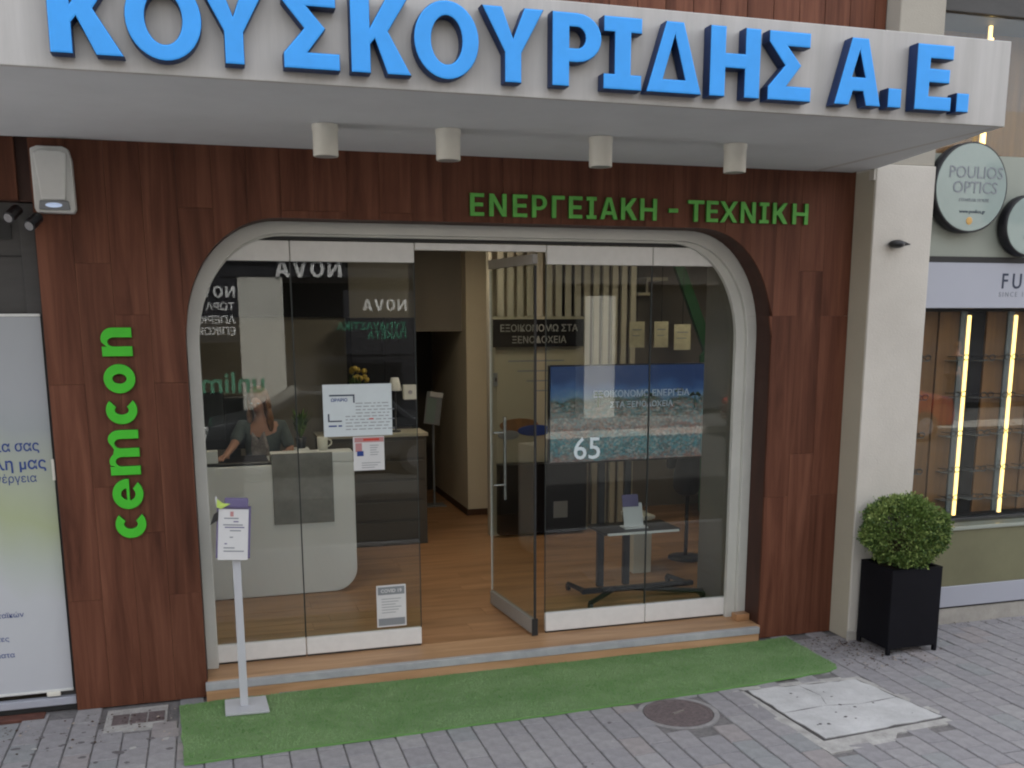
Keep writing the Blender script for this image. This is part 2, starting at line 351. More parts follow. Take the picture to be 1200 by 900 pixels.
# ------------------------------------------------------------------ letters drawn as outlines
def arc(cx, cy_, rx, ry, a0, a1, n=14):
    return [(cx + rx * math.cos(R(a0 + (a1 - a0) * i / n)), cy_ + ry * math.sin(R(a0 + (a1 - a0) * i / n))) for i in range(n + 1)]
def glyph(c, W, s):
    """outline loops of one capital, height 1, width W, stroke s"""
    h = s * .82; m = W / 2
    if c == 'K': return [[(0, 0), (s, 0), (s, .37), (s + .06, .44), (W - s * 1.25, 0), (W, 0), (s + .44 * (W - s), .55), (W - .03, 1), (W - 1.22 * s, 1), (s, .60), (s, 1), (0, 1)]]
    if c == 'O': return [arc(m, .5, m, .515, 0, 360, 36)[:-1], arc(m, .5, m - s, .515 - h, 0, 360, 30)[:-1]]
    if c == 'Y': return [[(m - s / 2, 0), (m + s / 2, 0), (m + s / 2, .40), (W, 1), (W - 1.18 * s, 1), (m, .60), (1.18 * s, 1), (0, 1), (m - s / 2, .40)]]
    if c == 'S': return [[(0, 0), (W, 0), (W, h), (.44 * W, h), (.76 * W, .52), (.44 * W, 1 - h), (W * .95, 1 - h), (W * .95, 1), (0, 1), (0, 1 - h * .75), (.37 * W, .51), (0, h * .9)]]
    if c == 'P': return [[(0, 0), (s, 0), (s, .33), (W * .5, .33)] + arc(W * .5, .665, W * .5, .335, -90, 90, 12)[1:-1] + [(W * .5, 1), (0, 1)],
                         [(s, .33 + h * .9), (W * .5, .33 + h * .9)] + arc(W * .5, .665, W * .5 - s * .95, .335 - h * .9, -90, 90, 10)[1:-1] + [(W * .5, 1 - h * .9), (s, 1 - h * .9)]]
    if c == 'I': return [[(0, 0), (W, 0), (W, h), (m + s / 2, h), (m + s / 2, 1 - h), (W, 1 - h), (W, 1), (0, 1), (0, 1 - h), (m - s / 2, 1 - h), (m - s / 2, h), (0, h)]]
    if c == 'D': return [[(0, 0), (W, 0), (m + .60 * s, 1), (m - .60 * s, 1)], [(s * 1.15, h), (W - s * 1.15, h), (m, .80)]]
    if c == 'H': return [[(0, 0), (s, 0), (s, .41), (W - s, .41), (W - s, 0), (W, 0), (W, 1), (W - s, 1), (W - s, .41 + h), (s, .41 + h), (s, 1), (0, 1)]]
    if c == 'A': return [[(0, 0), (s * 1.05, 0), (s * 1.05 + .065, .21), (W - s * 1.05 - .065, .21), (W - s * 1.05, 0), (W, 0), (m + .58 * s, 1), (m - .58 * s, 1)], [(m - .135 * W, .21 + h), (m + .135 * W, .21 + h), (m, .80)]]
    if c == 'E': return [[(0, 0), (W, 0), (W, h), (s, h), (s, .42), (W * .93, .42), (W * .93, .42 + h), (s, .42 + h), (s, 1 - h), (W, 1 - h), (W, 1), (0, 1)]]
    if c == 'N': return [[(0, 0), (s, 0), (s, .66), (W - s * 1.05, 0), (W, 0), (W, 1), (W - s, 1), (W - s, .34), (s * 1.05, 1), (0, 1)]]
    if c == 'G': return [[(0, 0), (s, 0), (s, 1 - h), (W, 1 - h), (W, 1), (0, 1)]]
    if c == 'T': return [[(m - s / 2, 0), (m + s / 2, 0), (m + s / 2, 1 - h), (W, 1 - h), (W, 1), (0, 1), (0, 1 - h), (m - s / 2, 1 - h)]]
    if c == 'X': return [[(0, 0), (1.2 * s, 0), (m, .36), (W - 1.2 * s, 0), (W, 0), (m + .62 * s, .5), (W, 1), (W - 1.2 * s, 1), (m, .64), (1.2 * s, 1), (0, 1), (m - .62 * s, .5)]]
    if c == 'V': return [[(m - .58 * s, 0), (m + .58 * s, 0), (W, 1), (W - 1.1 * s, 1), (m, .25), (1.1 * s, 1), (0, 1)]]
    if c == '.': return [[(0, 0), (W, 0), (W, 1), (0, 1)]]
    if c == '-': return [[(0, 0), (W, 0), (W, 1), (0, 1)]]
    if c == 'c': return [arc(m, .5, m, .52, 48, 312, 30) + arc(m, .5, m - s, .52 - s * .85, 312, 48, 24)]
    if c == 'o': return [arc(m, .5, m, .52, 0, 360, 36)[:-1], arc(m, .5, m - s, .52 - s * .85, 0, 360, 30)[:-1]]
    if c == 'e': return [[(W, .44)] + arc(m, .5, m, .52, 0, 318, 34) + arc(m, .5, m - s * .9, .52 - s * .8, 318, 200, 14) + [(s * .98, .44)],
                         arc(m, .5, m - s, .52 - s * .85, 12, 168, 16)]
    if c == 'n': return [[(0, 0), (s, 0), (s, .60)] + arc((W) / 2, .60, W / 2 - s, .20, 180, 0, 10)[1:] + [(W - s, 0), (W, 0), (W, .64)] + arc(W / 2 + s * .3, .64, W / 2 - s * .3, .38, 0, 105, 9)[1:] + [(s, .86), (s, 1), (0, 1)]]
    if c == 'm':
        q = (W - s) / 2
        return [[(0, 0), (s, 0), (s, .60)] + arc(s + (q - s) / 2, .62, (q - s) / 2, .19, 180, 0, 8)[1:] + [(q, 0), (q + s, 0), (q + s, .60)] + arc(q + s + (q - s) / 2, .62, (q - s) / 2, .19, 180, 0, 8)[1:]
                + [(W - s, 0), (W, 0), (W, .64)] + arc(W - q * .5, .64, q * .5, .38, 0, 120, 8)[1:] + [(q + s * .9, .84)] + arc(q * .62 + s * .3, .64, q * .5, .38, 40, 115, 6) + [(s, .86), (s, 1), (0, 1)]]
def extruded(loops, depth, face, side, bev=.004):
    cu = bpy.data.curves.new('outline', 'CURVE'); cu.dimensions = '2D'; cu.fill_mode = 'BOTH'; cu.extrude = max(depth / 2 - bev, .0005)
    cu.bevel_depth = bev; cu.bevel_resolution = 1; cu.offset = -bev
    for lp in loops:
        sp_ = cu.splines.new('POLY'); sp_.points.add(len(lp) - 1); sp_.use_cyclic_u = True
        for i, (x, y) in enumerate(lp): sp_.points[i].co = (x, y, 0, 1)
    return curve_mesh(cu, face, side)
def curve_mesh(cu, face, side):
    o = bpy.data.objects.new('outline', cu); COL.objects.link(o); bpy.context.view_layer.update()
    me = bpy.data.meshes.new_from_object(o.evaluated_get(bpy.context.evaluated_depsgraph_get()))
    bpy.data.objects.remove(o); bpy.data.curves.remove(cu)
    me.materials.clear(); me.materials.append(MAT[face]); me.materials.append(MAT[side])
    for p in me.polygons: p.material_index = 0 if p.normal.z > .8 else 1; p.use_smooth = False
    me.name = 'letter'
    return me
FACE_STREET = Matrix(((1, 0, 0), (0, 0, -1), (0, 1, 0))).to_4x4()      # writing on a wall that faces -Y
FACE_SHOP = Matrix(((-1, 0, 0), (0, 0, 1), (0, 1, 0))).to_4x4()        # writing on a wall that faces +Y
RISING = Matrix(((0, -1, 0), (0, 0, -1), (1, 0, 0))).to_4x4()          # writing that climbs a wall facing -Y
def letter(c, W, H, s, depth, face, side, loc, B, parent, name='letter', bev=.004):
    lp = [[(x * H, y * H) for x, y in L_] for L_ in glyph(c, W / H, s)]
    me = extruded(lp, depth, face, side, bev)
    me.transform(Matrix.Translation(loc) @ B @ Matrix.Translation((0, 0, depth / 2)))
    return link(name, me, parent)
def words(txt, size, loc, parent, ink='ink', B=FACE_STREET, align='LEFT', bold=0.0, depth=.0008, sx=1.0, name='lettering', space=1.0):
    cu = bpy.data.curves.new('words', 'FONT'); cu.body = txt; cu.size = size; cu.align_x = align; cu.extrude = depth; cu.offset = bold; cu.resolution_u = 3; cu.space_character = space
    me = curve_mesh(cu, ink, ink); me.transform(Matrix.Translation(loc) @ B @ Matrix.Diagonal((sx, 1, 1, 1)))
    me.name = name
    return link(name, me, parent)

# ================================================================== GROUND
WALL_Y = 6.5
pav = setting('pavement')
MB().box(-7, 13, 3.0, 6.62, -.30, -.012, 'joint_sand').build('paving_bed', pav)
PL, PW = .235, .155
paver_me = []
for i in range(6):
    b = MB(); b.box(-PW / 2 + .0035, PW / 2 - .0035, -PL / 2 + .0035, PL / 2 - .0035, -.05, 0, 'paver_%d' % i); paver_me.append(b.mesh('paver', .005, 1))
# outlines of things let into the paving
SLAB = [(3.294, 5.545), (4.098, 5.511), (4.221, 4.811), (3.338, 4.737)]
def inside(px, py, poly):
    r = False; n = len(poly)
    for i in range(n):
        (x0, y0), (x1, y1) = poly[i], poly[(i + 1) % n]
        if (y0 > py) != (y1 > py) and px < (x1 - x0) * (py - y0) / (y1 - y0) + x0: r = not r
    return r
def blocked(x, y):
    if inside(x, y, [(3.20, 5.62), (4.10, 5.60), (4.26, 4.74), (3.25, 4.60)]): return True
    if (x - 2.695) ** 2 + (y - 5.36) ** 2 < .27 ** 2: return True
    if -.74 < x < -.38 and 6.08 < y < 6.46: return True
    return y > 6.42 and x < 4.5
cand = []
rnd = random.Random(3)
for ix in range(-45, 84):
    x = ix * PW + PW / 2
    for iy in range(13, 28):
        y = iy * PL + (PL / 2 if ix % 2 else 0.0) + .05
        if y < 3.05 or y > 6.40 or blocked(x, y): continue
        yl = 5.75 - (x + 1.237) * (5.742 - 4.086) / (4.158 + 1.237)      # foot of the picture on the ground
        mat_cover = -.22 < x < 4.05 and 5.58 < y < 6.4
        vis = y > yl - .05 and -1.5 < x < 7.0 and not mat_cover and x < 1.1 * y
        cand.append((0 if vis else 1, (x - 0) ** 2 + y * y, x, y))
cand.sort()
def pick(): 
    k = rnd.random(); return 0 if k < .3 else 1 if k < .55 else 2 if k < .75 else 3 if k < .85 else 4 if k < .93 else 5
for _, _, x, y in cand[:300]:
    o = link('paver', paver_me[pick()], pav)
    o.location = (x, y, rnd.uniform(-.004, .0)); o.rotation_euler = (rnd.uniform(-.012, .012), rnd.uniform(-.018, .018), rnd.uniform(-.010, .010))
b = MB()
for _, _, x, y in cand[300:]:
    k = pick(); z = rnd.uniform(-.004, 0); g = .004; t = rnd.uniform(-.0012, .0012)
    x0, x1, y0, y1 = x - PW / 2 + g, x + PW / 2 - g, y - PL / 2 + g, y + PL / 2 - g; q = .004
    vs = [(x0, y0, -.03), (x1, y0, -.03), (x1, y1, -.03), (x0, y1, -.03), (x0, y0, z - q), (x1, y0, z - q), (x1, y1, z - q), (x0, y1, z - q),
          (x0 + q, y0 + q, z + t), (x1 - q, y0 + q, z - t), (x1 - q, y1 - q, z - t), (x0 + q, y1 - q, z + t)]
    b.add(vs, [(8, 9, 10, 11), (4, 5, 9, 8), (5, 6, 10, 9), (6, 7, 11, 10), (7, 4, 8, 11), (0, 1, 5, 4), (1, 2, 6, 5), (2, 3, 7, 6), (3, 0, 4, 7)], 'paver_%d' % k)
b.build('paver_field', pav, kind='stuff')
mb = MB()
for i in range(22): mb.box(-9 + i * 1.0 + .005, -8 + i * 1.0 - .005, 2.85, 3.0, -.30, .0, 'concrete')
mb.build('kerb', None, .015, 2, kind='structure')
MB().box(-80, 80, -6.3, 2.85, -.40, -.13, 'asphalt').build('road', None, kind='structure')
mb = MB(); mb.box(-80, 80, -9.0, -6.45, -.30, 0, 'opp_paving'); mb.box(-80, 80, -6.45, -6.3, -.30, .004, 'stone_base'); mb.build('opposite_pavement', None, kind='structure')
MB().box(-150, 150, -150, 150, -.9, -.42, 'joint_sand').build('ground', None, kind='structure')
mb = MB(); mb.box(-80, -7.005, 2.85, 6.6, -.3, 0, 'concrete'); mb.box(13.005, 80, 2.85, 6.6, -.3, 0, 'concrete'); mb.build('far_pavement', None, kind='structure')

# concrete inspection slab, its mortar strips
t = thing('concrete_slab', 'pale worn concrete slab let into the pavement beside the round iron cover', 'slab')
def rough(poly, n, amp, seed):
    r = random.Random(seed); out = []
    for i in range(len(poly)):
        a, b_ = Vector(poly[i]), Vector(poly[(i + 1) % len(poly)]); d = b_ - a; nn = Vector((d.y, -d.x)).normalized()
        for j in range(n):
            p = a + d * (j / n) + (nn * r.uniform(-amp, amp) if j else Vector((0, 0))); out.append((p.x, p.y))
    return out
MB().slab([(3.276, 5.562), (4.112, 5.525), (4.24, 4.795), (3.322, 4.718)][::-1], -.05, .0005, 'dark_joint').build('dark_joint', t)
MB().slab(rough([(p[0], p[1]) for p in SLAB][::-1], 12, .009, 5), -.05, .006, 'slab_stone').build('slab_top', t, .003, 1)
mb = MB()
for a_, b__, ww in (((3.31, 5.14), (3.62, 5.17), .007), ((3.62, 5.17), (3.86, 5.13), .004), ((3.86, 5.13), (4.17, 5.16), .006), ((3.66, 5.53), (3.70, 5.33), .005), ((3.70, 5.33), (3.64, 5.17), .003)):
    av, bv = Vector(a_), Vector(b__); nn = Vector((bv.y - av.y, av.x - bv.x)).normalized() * ww
    mb.slab([tuple(av), tuple((av + bv) / 2 + nn), tuple(bv), tuple((av + bv) / 2 - nn * .5)], .0058, .0066, 'dark_joint')
r = random.Random(31)
for i in range(16):
    x, y, q = r.uniform(3.4, 4.08), r.uniform(4.85, 5.46), r.uniform(.004, .016)
    mb.slab([(x + math.cos(a) * q * r.uniform(.6, 1.2), y + math.sin(a) * q * r.uniform(.5, 1.1)) for a in (0, 1, 2, 3.2, 4.2, 5.3)], .0058, .0067, 'dark_joint')
mb.build('cracks', t)
MB().slab([(3.19, 5.60), (3.272, 5.55), (3.318, 4.722), (4.235, 4.80), (4.25, 4.72), (3.80, 4.69), (3.72, 4.60), (3.26, 4.56), (3.23, 4.9)][::-1], -.05, -.002, 'mortar').build('mortar_strip', t)
MB().slab([(3.25, 5.63), (4.16, 5.60), (4.29, 4.80), (4.236, 4.80), (4.112, 5.523), (3.29, 5.558)], -.05, -.004, 'mortar').build('mortar_strip', t)
# iron cover
t = thing('manhole_cover', 'round dark iron manhole cover flush with the pavers at the edge of the green mat', 'manhole cover', loc=(2.695, 5.36, 0))
MB().lathe((0, 0, 0), [(.255, -.03), (.255, -.003), (.222, -.003), (.222, -.02)], 'apron', 40, False).build('surround', t)
MB().lathe((0, 0, -.02), [(.215, 0), (.215, .018), (.197, .018), (.195, .0148)], 'iron', 40, False).build('rim', t)
mb = MB(); mb.lathe((0, 0, -.019), [(.193, 0), (.193, .0145)], 'iron', 40, False)
for i in range(-11, 12):
    for j in range(-11, 12):
        x, y = i * .016, j * .016
        if x * x + y * y < .178 ** 2 and (i + j) % 2 == 0: mb.box(x - .0065, x + .0065, y - .0065, y + .0065, -.0055, -.0032, 'iron')
mb.build('cover_plate', t)
MB().box(-.045, .045, -.008, .008, -.003, .0045, 'iron_light', Matrix.Rotation(.35, 4, 'Z')).build('lift_bar', t)
# small drain by the wall
t = thing('drain_cover', 'small square dark drain cover in pale mortar at the foot of the wood cladding', 'drain cover')
MB().box(-.74, -.38, 6.08, 6.44, -.05, -.002, 'mortar').build('surround', t)
mb = MB()
for k in range(3): mb.box(-.70 + k * .105, -.605 + k * .105, 6.18, 6.34, -.02, .002, 'iron')
mb.build('cover_plate', t)
t = MB().slab([(-.46, 6.04), (-.30, 6.02), (-.30, 5.90), (-.44, 5.91)][::-1], -.04, .003, 'paver_3').build('loose_paver', None, .004, 1)
tag(t, 'single brownish paving stone patched in beside the left end of the green mat', 'paving stone')

# trodden gum and oil spots on the pavers
r = random.Random(41); mb = MB()
for i in range(95):
    x, y = (r.gauss(-.75, .28), r.gauss(5.85, .13)) if i < 34 else (r.uniform(-1.2, 7), r.uniform(4.2, 6.3))
    if y < 4.1 or blocked(x, y) or (-.34 < x < 4.16 and y > 5.44) or y > 6.3: continue
    q = r.uniform(.006, .028 if i < 34 else .015); mb.slab([(x + math.cos(k * .785) * q * r.uniform(.7, 1.2), y + math.sin(k * .785) * q * r.uniform(.45, .9)) for k in range(8)], -.003, .0009, 'gum_dark' if r.random() < .75 else 'gum_pale')
tag(mb.build('gum_spots', None, kind='stuff'), 'dark trodden spots on the pavement', 'spots')
# dry leaves and dirt by the planter and the wall
r = random.Random(77); mb = MB()
for i in range(800):
    x = r.gauss(4.55, .22); y = r.gauss(6.02, .20)
    if r.random() < .25: x, y = r.uniform(3.95, 7.0), r.gauss(6.32, .05)
    if r.random() < .18: x, y = r.uniform(-1.4, -.3), r.gauss(6.2, .15)
    if not (-1.6 < x < 7.2) or y > 6.40 or y < 5.3 or (x > 4.5 and y > 6.24 and x < 5.07) or (-.33 < x < 4.14 and y > 5.47): continue
    if inside(x, y, [(3.2, 5.6), (4.14, 5.56), (4.27, 4.7), (3.25, 4.6)]) or y < 5.62: continue
    q = r.uniform(.003, .014); a = r.uniform(0, 6.28); z = .0015 + r.uniform(0, .003)
    pts = [(x + math.cos(a + k * 1.57) * q * r.uniform(.4, 1.1), y + math.sin(a + k * 1.57) * q * r.uniform(.4, 1.1), z + r.uniform(0, .006)) for k in range(4)]
    mb.add(pts, [(0, 1, 2), (0, 2, 3)], 'debris' if r.random() < .85 else 'debris_pale')
tag(mb.build('leaf_litter', None, kind='stuff'), 'brown leaf crumbs and dirt scattered round the planter feet', 'leaf litter')

# artificial grass mat
MATP = [(-.31, 6.36), (-.262, 5.47), (.6, 5.497), (1.65, 5.53), (2.6, 5.57), (3.4, 5.625), (4.02, 5.70), (4.10, 5.74), (4.13, 5.80), (4.13, 6.44), (3.93, 6.41), (1.8, 6.40), (0, 6.385)]
t = thing('artificial_grass_mat', 'long strip of green artificial grass laid in front of the shop step', 'mat')
MB().slab(rough(MATP, 7, .007, 9), .0, .014, 'grass_base', 'blade_c').build('backing', t)
r = random.Random(11); mb = MB(); cnt = 0
while cnt < 36000:
    x, y = r.uniform(-.33, 4.14), r.uniform(5.46, 6.45)
    if not inside(x, y, MATP): continue
    cnt += 1; h = r.uniform(.006, .013); a = r.uniform(0, 6.28); dx, dy = math.cos(a) * .0022, math.sin(a) * .0022; lx, ly = r.uniform(-.006, .006), r.uniform(-.006, .006)
    n_ = noise.noise(Vector((x * 2.2, y * 4, 0))) * 1.3 + noise.noise(Vector((x * 11, y * 11, 3))) * .6 + r.uniform(-.2, .2)
    mb.add([(x - dx, y - dy, .013), (x + dx, y + dy, .013), (x + lx, y + ly, .013 + h)], [(0, 1, 2)], 'blade_b' if n_ > .12 else 'blade_a' if n_ > -.2 else 'blade_c')
mb.build('grass_pile', t, kind='stuff')

# ================================================================== SHOP FRONT
X0, X1, ZT = -.133, 3.925, 3.045
def arch(off=0.0, n=16, z0=0.0, lx=0.0, rx=0.0, tz=0.0):
    """outline of the opening, up the left, over, down the right; off shrinks it"""
    a, b_, top = X0 + off + lx, X1 - off - rx, ZT - off - tz
    ex, ez = .60 - off * .4, .76 - off * .4
    pts = [(a, z0)]
    for i in range(n + 1):
        th = math.pi / 2 * i / n; pts.append((a + ex - ex * math.cos(th) ** .95, top - ez + ez * math.sin(th) ** .95))
    for i in range(n + 1):
        th = math.pi / 2 * (1 - i / n); pts.append((b_ - ex + ex * math.cos(th) ** .95, top - ez + ez * math.sin(th) ** .95))
    pts.append((b_, z0))
    return pts
AR = arch()
def arch_z(x, pts=AR):
    if x <= pts[0][0] + 1e-6 or x >= pts[-1][0] - 1e-6: return 0
    for (xa, za), (xb, zb) in zip(pts, pts[1:]):
        if xa <= x <= xb and xb > xa: return za + (zb - za) * (x - xa) / (xb - xa)
    return ZT
clad = thing('wood_cladding', 'reddish brown vertical wood plank cladding round the rounded shop opening', 'wall')
cols = [(-.925 + i * .198, -.925 + (i + 1) * .198) for i in range(4)]
cols[-1] = (cols[-1][0], X0)
nc = 20; cw = (X1 - X0) / nc; cols += [(X0 + i * cw, X0 + (i + 1) * cw) for i in range(nc)]
cols += [(X1 + i * .2, X1 + (i + 1) * .2) for i in range(3)]; cols[-1] = (cols[-1][0], 4.56)
TOPZ = 3.47
offs = [2.05, 1.42, 1.12, 2.05]
r = random.Random(5)
for ci, (xa, xb) in enumerate(cols):
    zj = offs[ci % 4] if ci < 4 else r.choice([2.05, 1.42, 1.1, 1.75, .9]); js = []
    z = zj - 1.34
    while z < TOPZ: js.append(z); z += 1.34
    zs = [0.0] + [z for z in js if .15 < z < TOPZ - .1] + [TOPZ]
    for za, zb in zip(zs, zs[1:]):
        g = .0007; xl, xr = xa + g, xb - g; n = 8
        zl = [max(za + g, arch_z(xl + (xr - xl) * i / n)) for i in range(n + 1)]
        if min(zl) >= zb - .02: continue
        low = [(xl + (xr - xl) * i / n, min(zl[i], zb - g)) for i in range(n + 1)]
        if max(zl) - min(zl) < 1e-5: low = [low[0], low[-1]]
        d = r.uniform(0, .0016)
        MB().prism(low + [(xr, zb - g), (xl, zb - g)], WALL_Y + d, WALL_Y + .02, 'cladding').build('plank', clad, .0006, 1)
def strip(pts_out, pts_in, y0, y1, mt, name, parent, bev=0):
    n = len(pts_out); vs = []
    for pts, y in ((pts_out, y0), (pts_in, y0), (pts_in, y1), (pts_out, y1)): vs += [(x, y, z) for x, z in pts]
    fs = []
    for i in range(n - 1):
        for k in range(4): a, b_ = k * n, ((k + 1) % 4) * n; fs.append((a + i, a + i + 1, b_ + i + 1, b_ + i))
    fs += [(0, n, 2 * n, 3 * n), (n - 1, 2 * n - 1, 3 * n - 1, 4 * n - 1)]
    return MB().add(vs, fs, mt).build(name, parent, bev, 1)
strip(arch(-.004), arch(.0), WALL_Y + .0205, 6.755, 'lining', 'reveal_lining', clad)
# masonry behind the boards (round the opening)
mb = MB()
mb.box(-.93, X0 - .005, 6.521, 6.755, 0, 3.6, 'lining'); mb.box(X1 + .005, 4.54, 6.521, 6.755, 0, 3.6, 'lining')
pts = arch(-.005)
inner = [p for p in pts if p[1] > 0]
for (xa, za), (xb, zb) in zip(inner, inner[1:]):
    if xb - xa > 1e-4: mb.add([(xa, 6.521, za), (xb, 6.521, zb), (xb, 6.521, 3.6), (xa, 6.521, 3.6), (xa, 6.755, za), (xb, 6.755, zb), (xb, 6.755, 3.6), (xa, 6.755, 3.6)],
                              [(0, 1, 2, 3), (7, 6, 5, 4), (0, 4, 5, 1), (2, 6, 7, 3)], 'lining')
mb.build('wall_core', clad)
# cladding to the left above the neighbour's shutter box
t = thing('neighbour_cladding', 'brown wood cladding above the dark shutter box at the far left', 'wall')
xs = [-3.2 + i * .2 for i in range(12)]
for xa in xs[:-1]:
    MB().box(xa, min(xa + .197, -.93), 6.53, 6.56, 3.11, 3.47, 'cladding').build('plank', t, .0012, 1)

MB().box(-3.2, -.931, 6.561, 6.9, 3.106, 3.49, 'lining').build('wall_core', t)

# white portal frame
t = thing('portal_frame', 'light grey rounded metal frame lining the shop opening', 'frame')
strip(arch(.001, z0=.112), arch(.075, z0=.112), 6.71, 6.77, 'white_frame', 'outer_band', t, .003)
strip(arch(.0755, z0=.112), arch(.105, z0=.112, lx=-.028, rx=.045, tz=-.016), 6.745, 6.785, 'white_frame', 'inner_band', t, .002)
MB().box(3.80, 3.915, 6.62, 6.70, .112, .165, 'floor_wood').build('plinth_block', t, .003, 1)

# entrance step
t = thing('entrance_step', 'low shop step with wooden tread and grey marble nosing', 'step')
MB().box(X0 + .002, X1 - .002, 6.475, 6.80, .085, .112, 'tread_wood').build('tread', t, .002, 1)
MB().box(X0 - .01, X1 - .03, 6.43, 6.474, .062, .113, 'marble').build('nosing', t, .004, 2)
MB().box(X0 - .008, X1 - .032, 6.437, 6.474, -.02, .061, 'tread_wood').build('riser', t)
MB().box(X0 + .002, X1 - .002, 6.475, 6.80, -.02, .084, 'lining').build('step_core', t)

# glass panels
GY = 6.797
def panel(xa, xb, zb=.112, zt=2.935, rail=.135, brail=.14, label='', parts=None, group='fixed glass panels of the shop front'):
    t = thing('glass_panel', label, 'glass panel', group)
    MB().box(xa + .004, xb - .004, GY - .005, GY + .005, zb + brail * .6, zt - rail * .6, 'shop_glass').build('pane', t)
    MB().box(xa + .003, xb - .003, GY - .019, GY + .019, zb + .014, zb + brail, 'rail_metal').build('bottom_rail', t, .003, 1)
    MB().box(xa + .003, xb - .003, GY - .019, GY + .019, zt - rail, zt - .006, 'rail_metal').build('top_rail', t, .003, 1)
    MB().box(xa + .006, xb - .006, GY - .010, GY + .010, zb + .0005, zb + .0135, 'rail_gap').build('dark_gap_box', t)  # dark box filling the gap below the bottom rail
    mb = MB()
    for x in (xa - .0005, xb - .0040): mb.box(x, x + .0045, GY - .007, GY + .007, zb + brail + .001, zt - rail - .001, 'glass_edge')
    mb.build('edge_seal', t)
    return t
panel(-.12, .535, brail=.135, label='leftmost glass panel, in front of the seated worker and the green stand')
p2 = panel(.535, 1.355, brail=.135, label='glass panel with two paper notices, in front of the reception desk')
panel(2.29, 3.10, brail=.155, label='glass panel right of the open door, in front of the television stand')
panel(3.10, 3.885, brail=.155, label='rightmost glass panel under the right rounded corner')
MB().box(1.262, 1.348, GY - .026, GY + .026, 1.885, 1.985, 'cream').build('lock_case', p2, .004, 2)
MB().lathe((0, 0, 0), [(.014, 0), (.014, .006)], 'iron_light', 16, False).build('key_hole', p2).matrix_world = Matrix.Translation((1.305, GY - .027, 1.935)) @ Matrix.Rotation(R(90), 4, 'X')
t = thing('door_transom', 'slim grey rail above the open glass door', 'rail')
MB().box(1.358, 2.287, GY - .019, GY + .019, 2.883, 2.93, 'rail_metal').build('rail_bar', t, .003, 1)
t = thing('head_track', 'dark gap and grey track running along the top of the glass panels', 'track')
MB().box(-.10, 3.9, 6.785, 6.83, 2.9355, 2.955, 'rail_gap').build('dark_channel', t)
MB().box(-.10, 3.9, 6.79, 6.84, 2.956, 3.10, 'white_frame').build('track_cover', t)
# door leaf, swung inwards
t = thing('glass_door', 'open frameless glass door swung inwards with a steel bar handle', 'door', loc=(2.195, 6.745, 0))
DM = Matrix.Translation((2.195, 6.745, 0)) @ Matrix.Rotation(R(90 + 5.2), 4, 'Z')
def leaf(mb, name, bev=0):
    o = mb.build(name, None, bev, 1); o.parent = t; o.matrix_parent_inverse = Matrix.Identity(4); o.rotation_euler = (0, 0, R(95.2)); return o
leaf(MB().box(.0, .88, -.005, .005, .19, 2.80, 'shop_glass'), 'pane')
leaf(MB().box(.0, .88, -.019, .019, .125, .235, 'leaf_rail'), 'bottom_rail', .003)
leaf(MB().box(.0, .88, -.019, .019, 2.80, 2.868, 'leaf_rail'), 'top_rail', .003)
leaf(MB().box(-.012, .0, -.008, .008, .24, 2.79, 'rail_gap').box(.8805, .886, -.006, .006, .24, 2.79, 'rail_metal'), 'edge_seal')
leaf(MB().box(-.012, -.001, -.022, .022, .118, .245, 'rail_gap'), 'pivot')
mb = MB()
mb.tube((.80, -.085, 1.00), (.80, -.085, 1.66), .012, 'handle_steel')
for z in (1.12, 1.54): mb.tube((.80, -.085, z), (.80, .012, z), .009, 'handle_steel')
leaf(mb, 'handle')

# notices on the glass
def sheet(xa, xb, za, zb, y, mt, rot=0.0, th=.001):
    cx, cz = (xa + xb) / 2, (za + zb) / 2
    M = Matrix.Translation((cx, y, cz)) @ Matrix.Rotation(rot, 4, 'Y')
    return MB().box(xa - cx, xb - cx, -th, th, za - cz, zb - cz, mt, M)
t = thing('paper_notice', 'large pale blue notice with a dark corner bracket taped to the glass', 'notice')
NY = GY - .0075
sheet(.712, 1.178, 1.645, 1.997, NY, 'paper').build('sheet', t)
mb = MB(); f = NY - .0018
mb.box(.755, .925, f, f + .0004, 1.918, 1.928, 'ink'); mb.box(.915, .925, f, f + .0004, 1.872, 1.9175, 'ink')
mb.box(.742, .752, f, f + .0004, 1.745, 1.80, 'ink'); mb.box(.7525, .835, f, f + .0004, 1.745, 1.754, 'ink'); mb.build('bracket_print', t)
words('ΩΡΑΡΙΟ', .030, (.765, f, 1.882), t, 'ink_blue', bold=.0006)
mb = MB(); r = random.Random(2)
for i in range(9):
    z = 1.865 - i * .022; x = .93 if i < 4 else .86
    while x < 1.15: l = r.uniform(.015, .05); mb.box(x, x + l, f, f + .0004, z, z + .005, 'ink_grey'); x += l + .012
mb.box(1.02, 1.05, f - .0002, f, 1.755, 1.764, 'ink_red'); mb.box(.745, .80, f, f + .0004, 1.712, 1.722, 'ink_blue'); mb.box(.81, .835, f, f + .0004, 1.712, 1.722, 'ink_blue')
mb.build('small_print', t)
t = thing('paper_notice', 'small white leaflet with a red top edge under the large notice', 'notice')
sheet(.905, 1.118, 1.405, 1.638, NY, 'paper_white').build('sheet', t)
mb = MB(); mb.box(.915, 1.115, f, f + .0004, 1.600, 1.632, 'ink_pink'); mb.box(.975, 1.085, f - .0003, f - .0001, 1.610, 1.625, 'ink_red')
mb.box(.92, .965, f, f + .0004, 1.535, 1.595, 'ink_pink'); mb.box(.93, .975, f - .0003, f - .0001, 1.505, 1.54, 'ink_blue')
for i in range(5): mb.box(1.02, 1.02 + .06 - .008 * (i % 3), f, f + .0004, 1.575 - i * .016, 1.579 - i * .016, 'ink_grey')
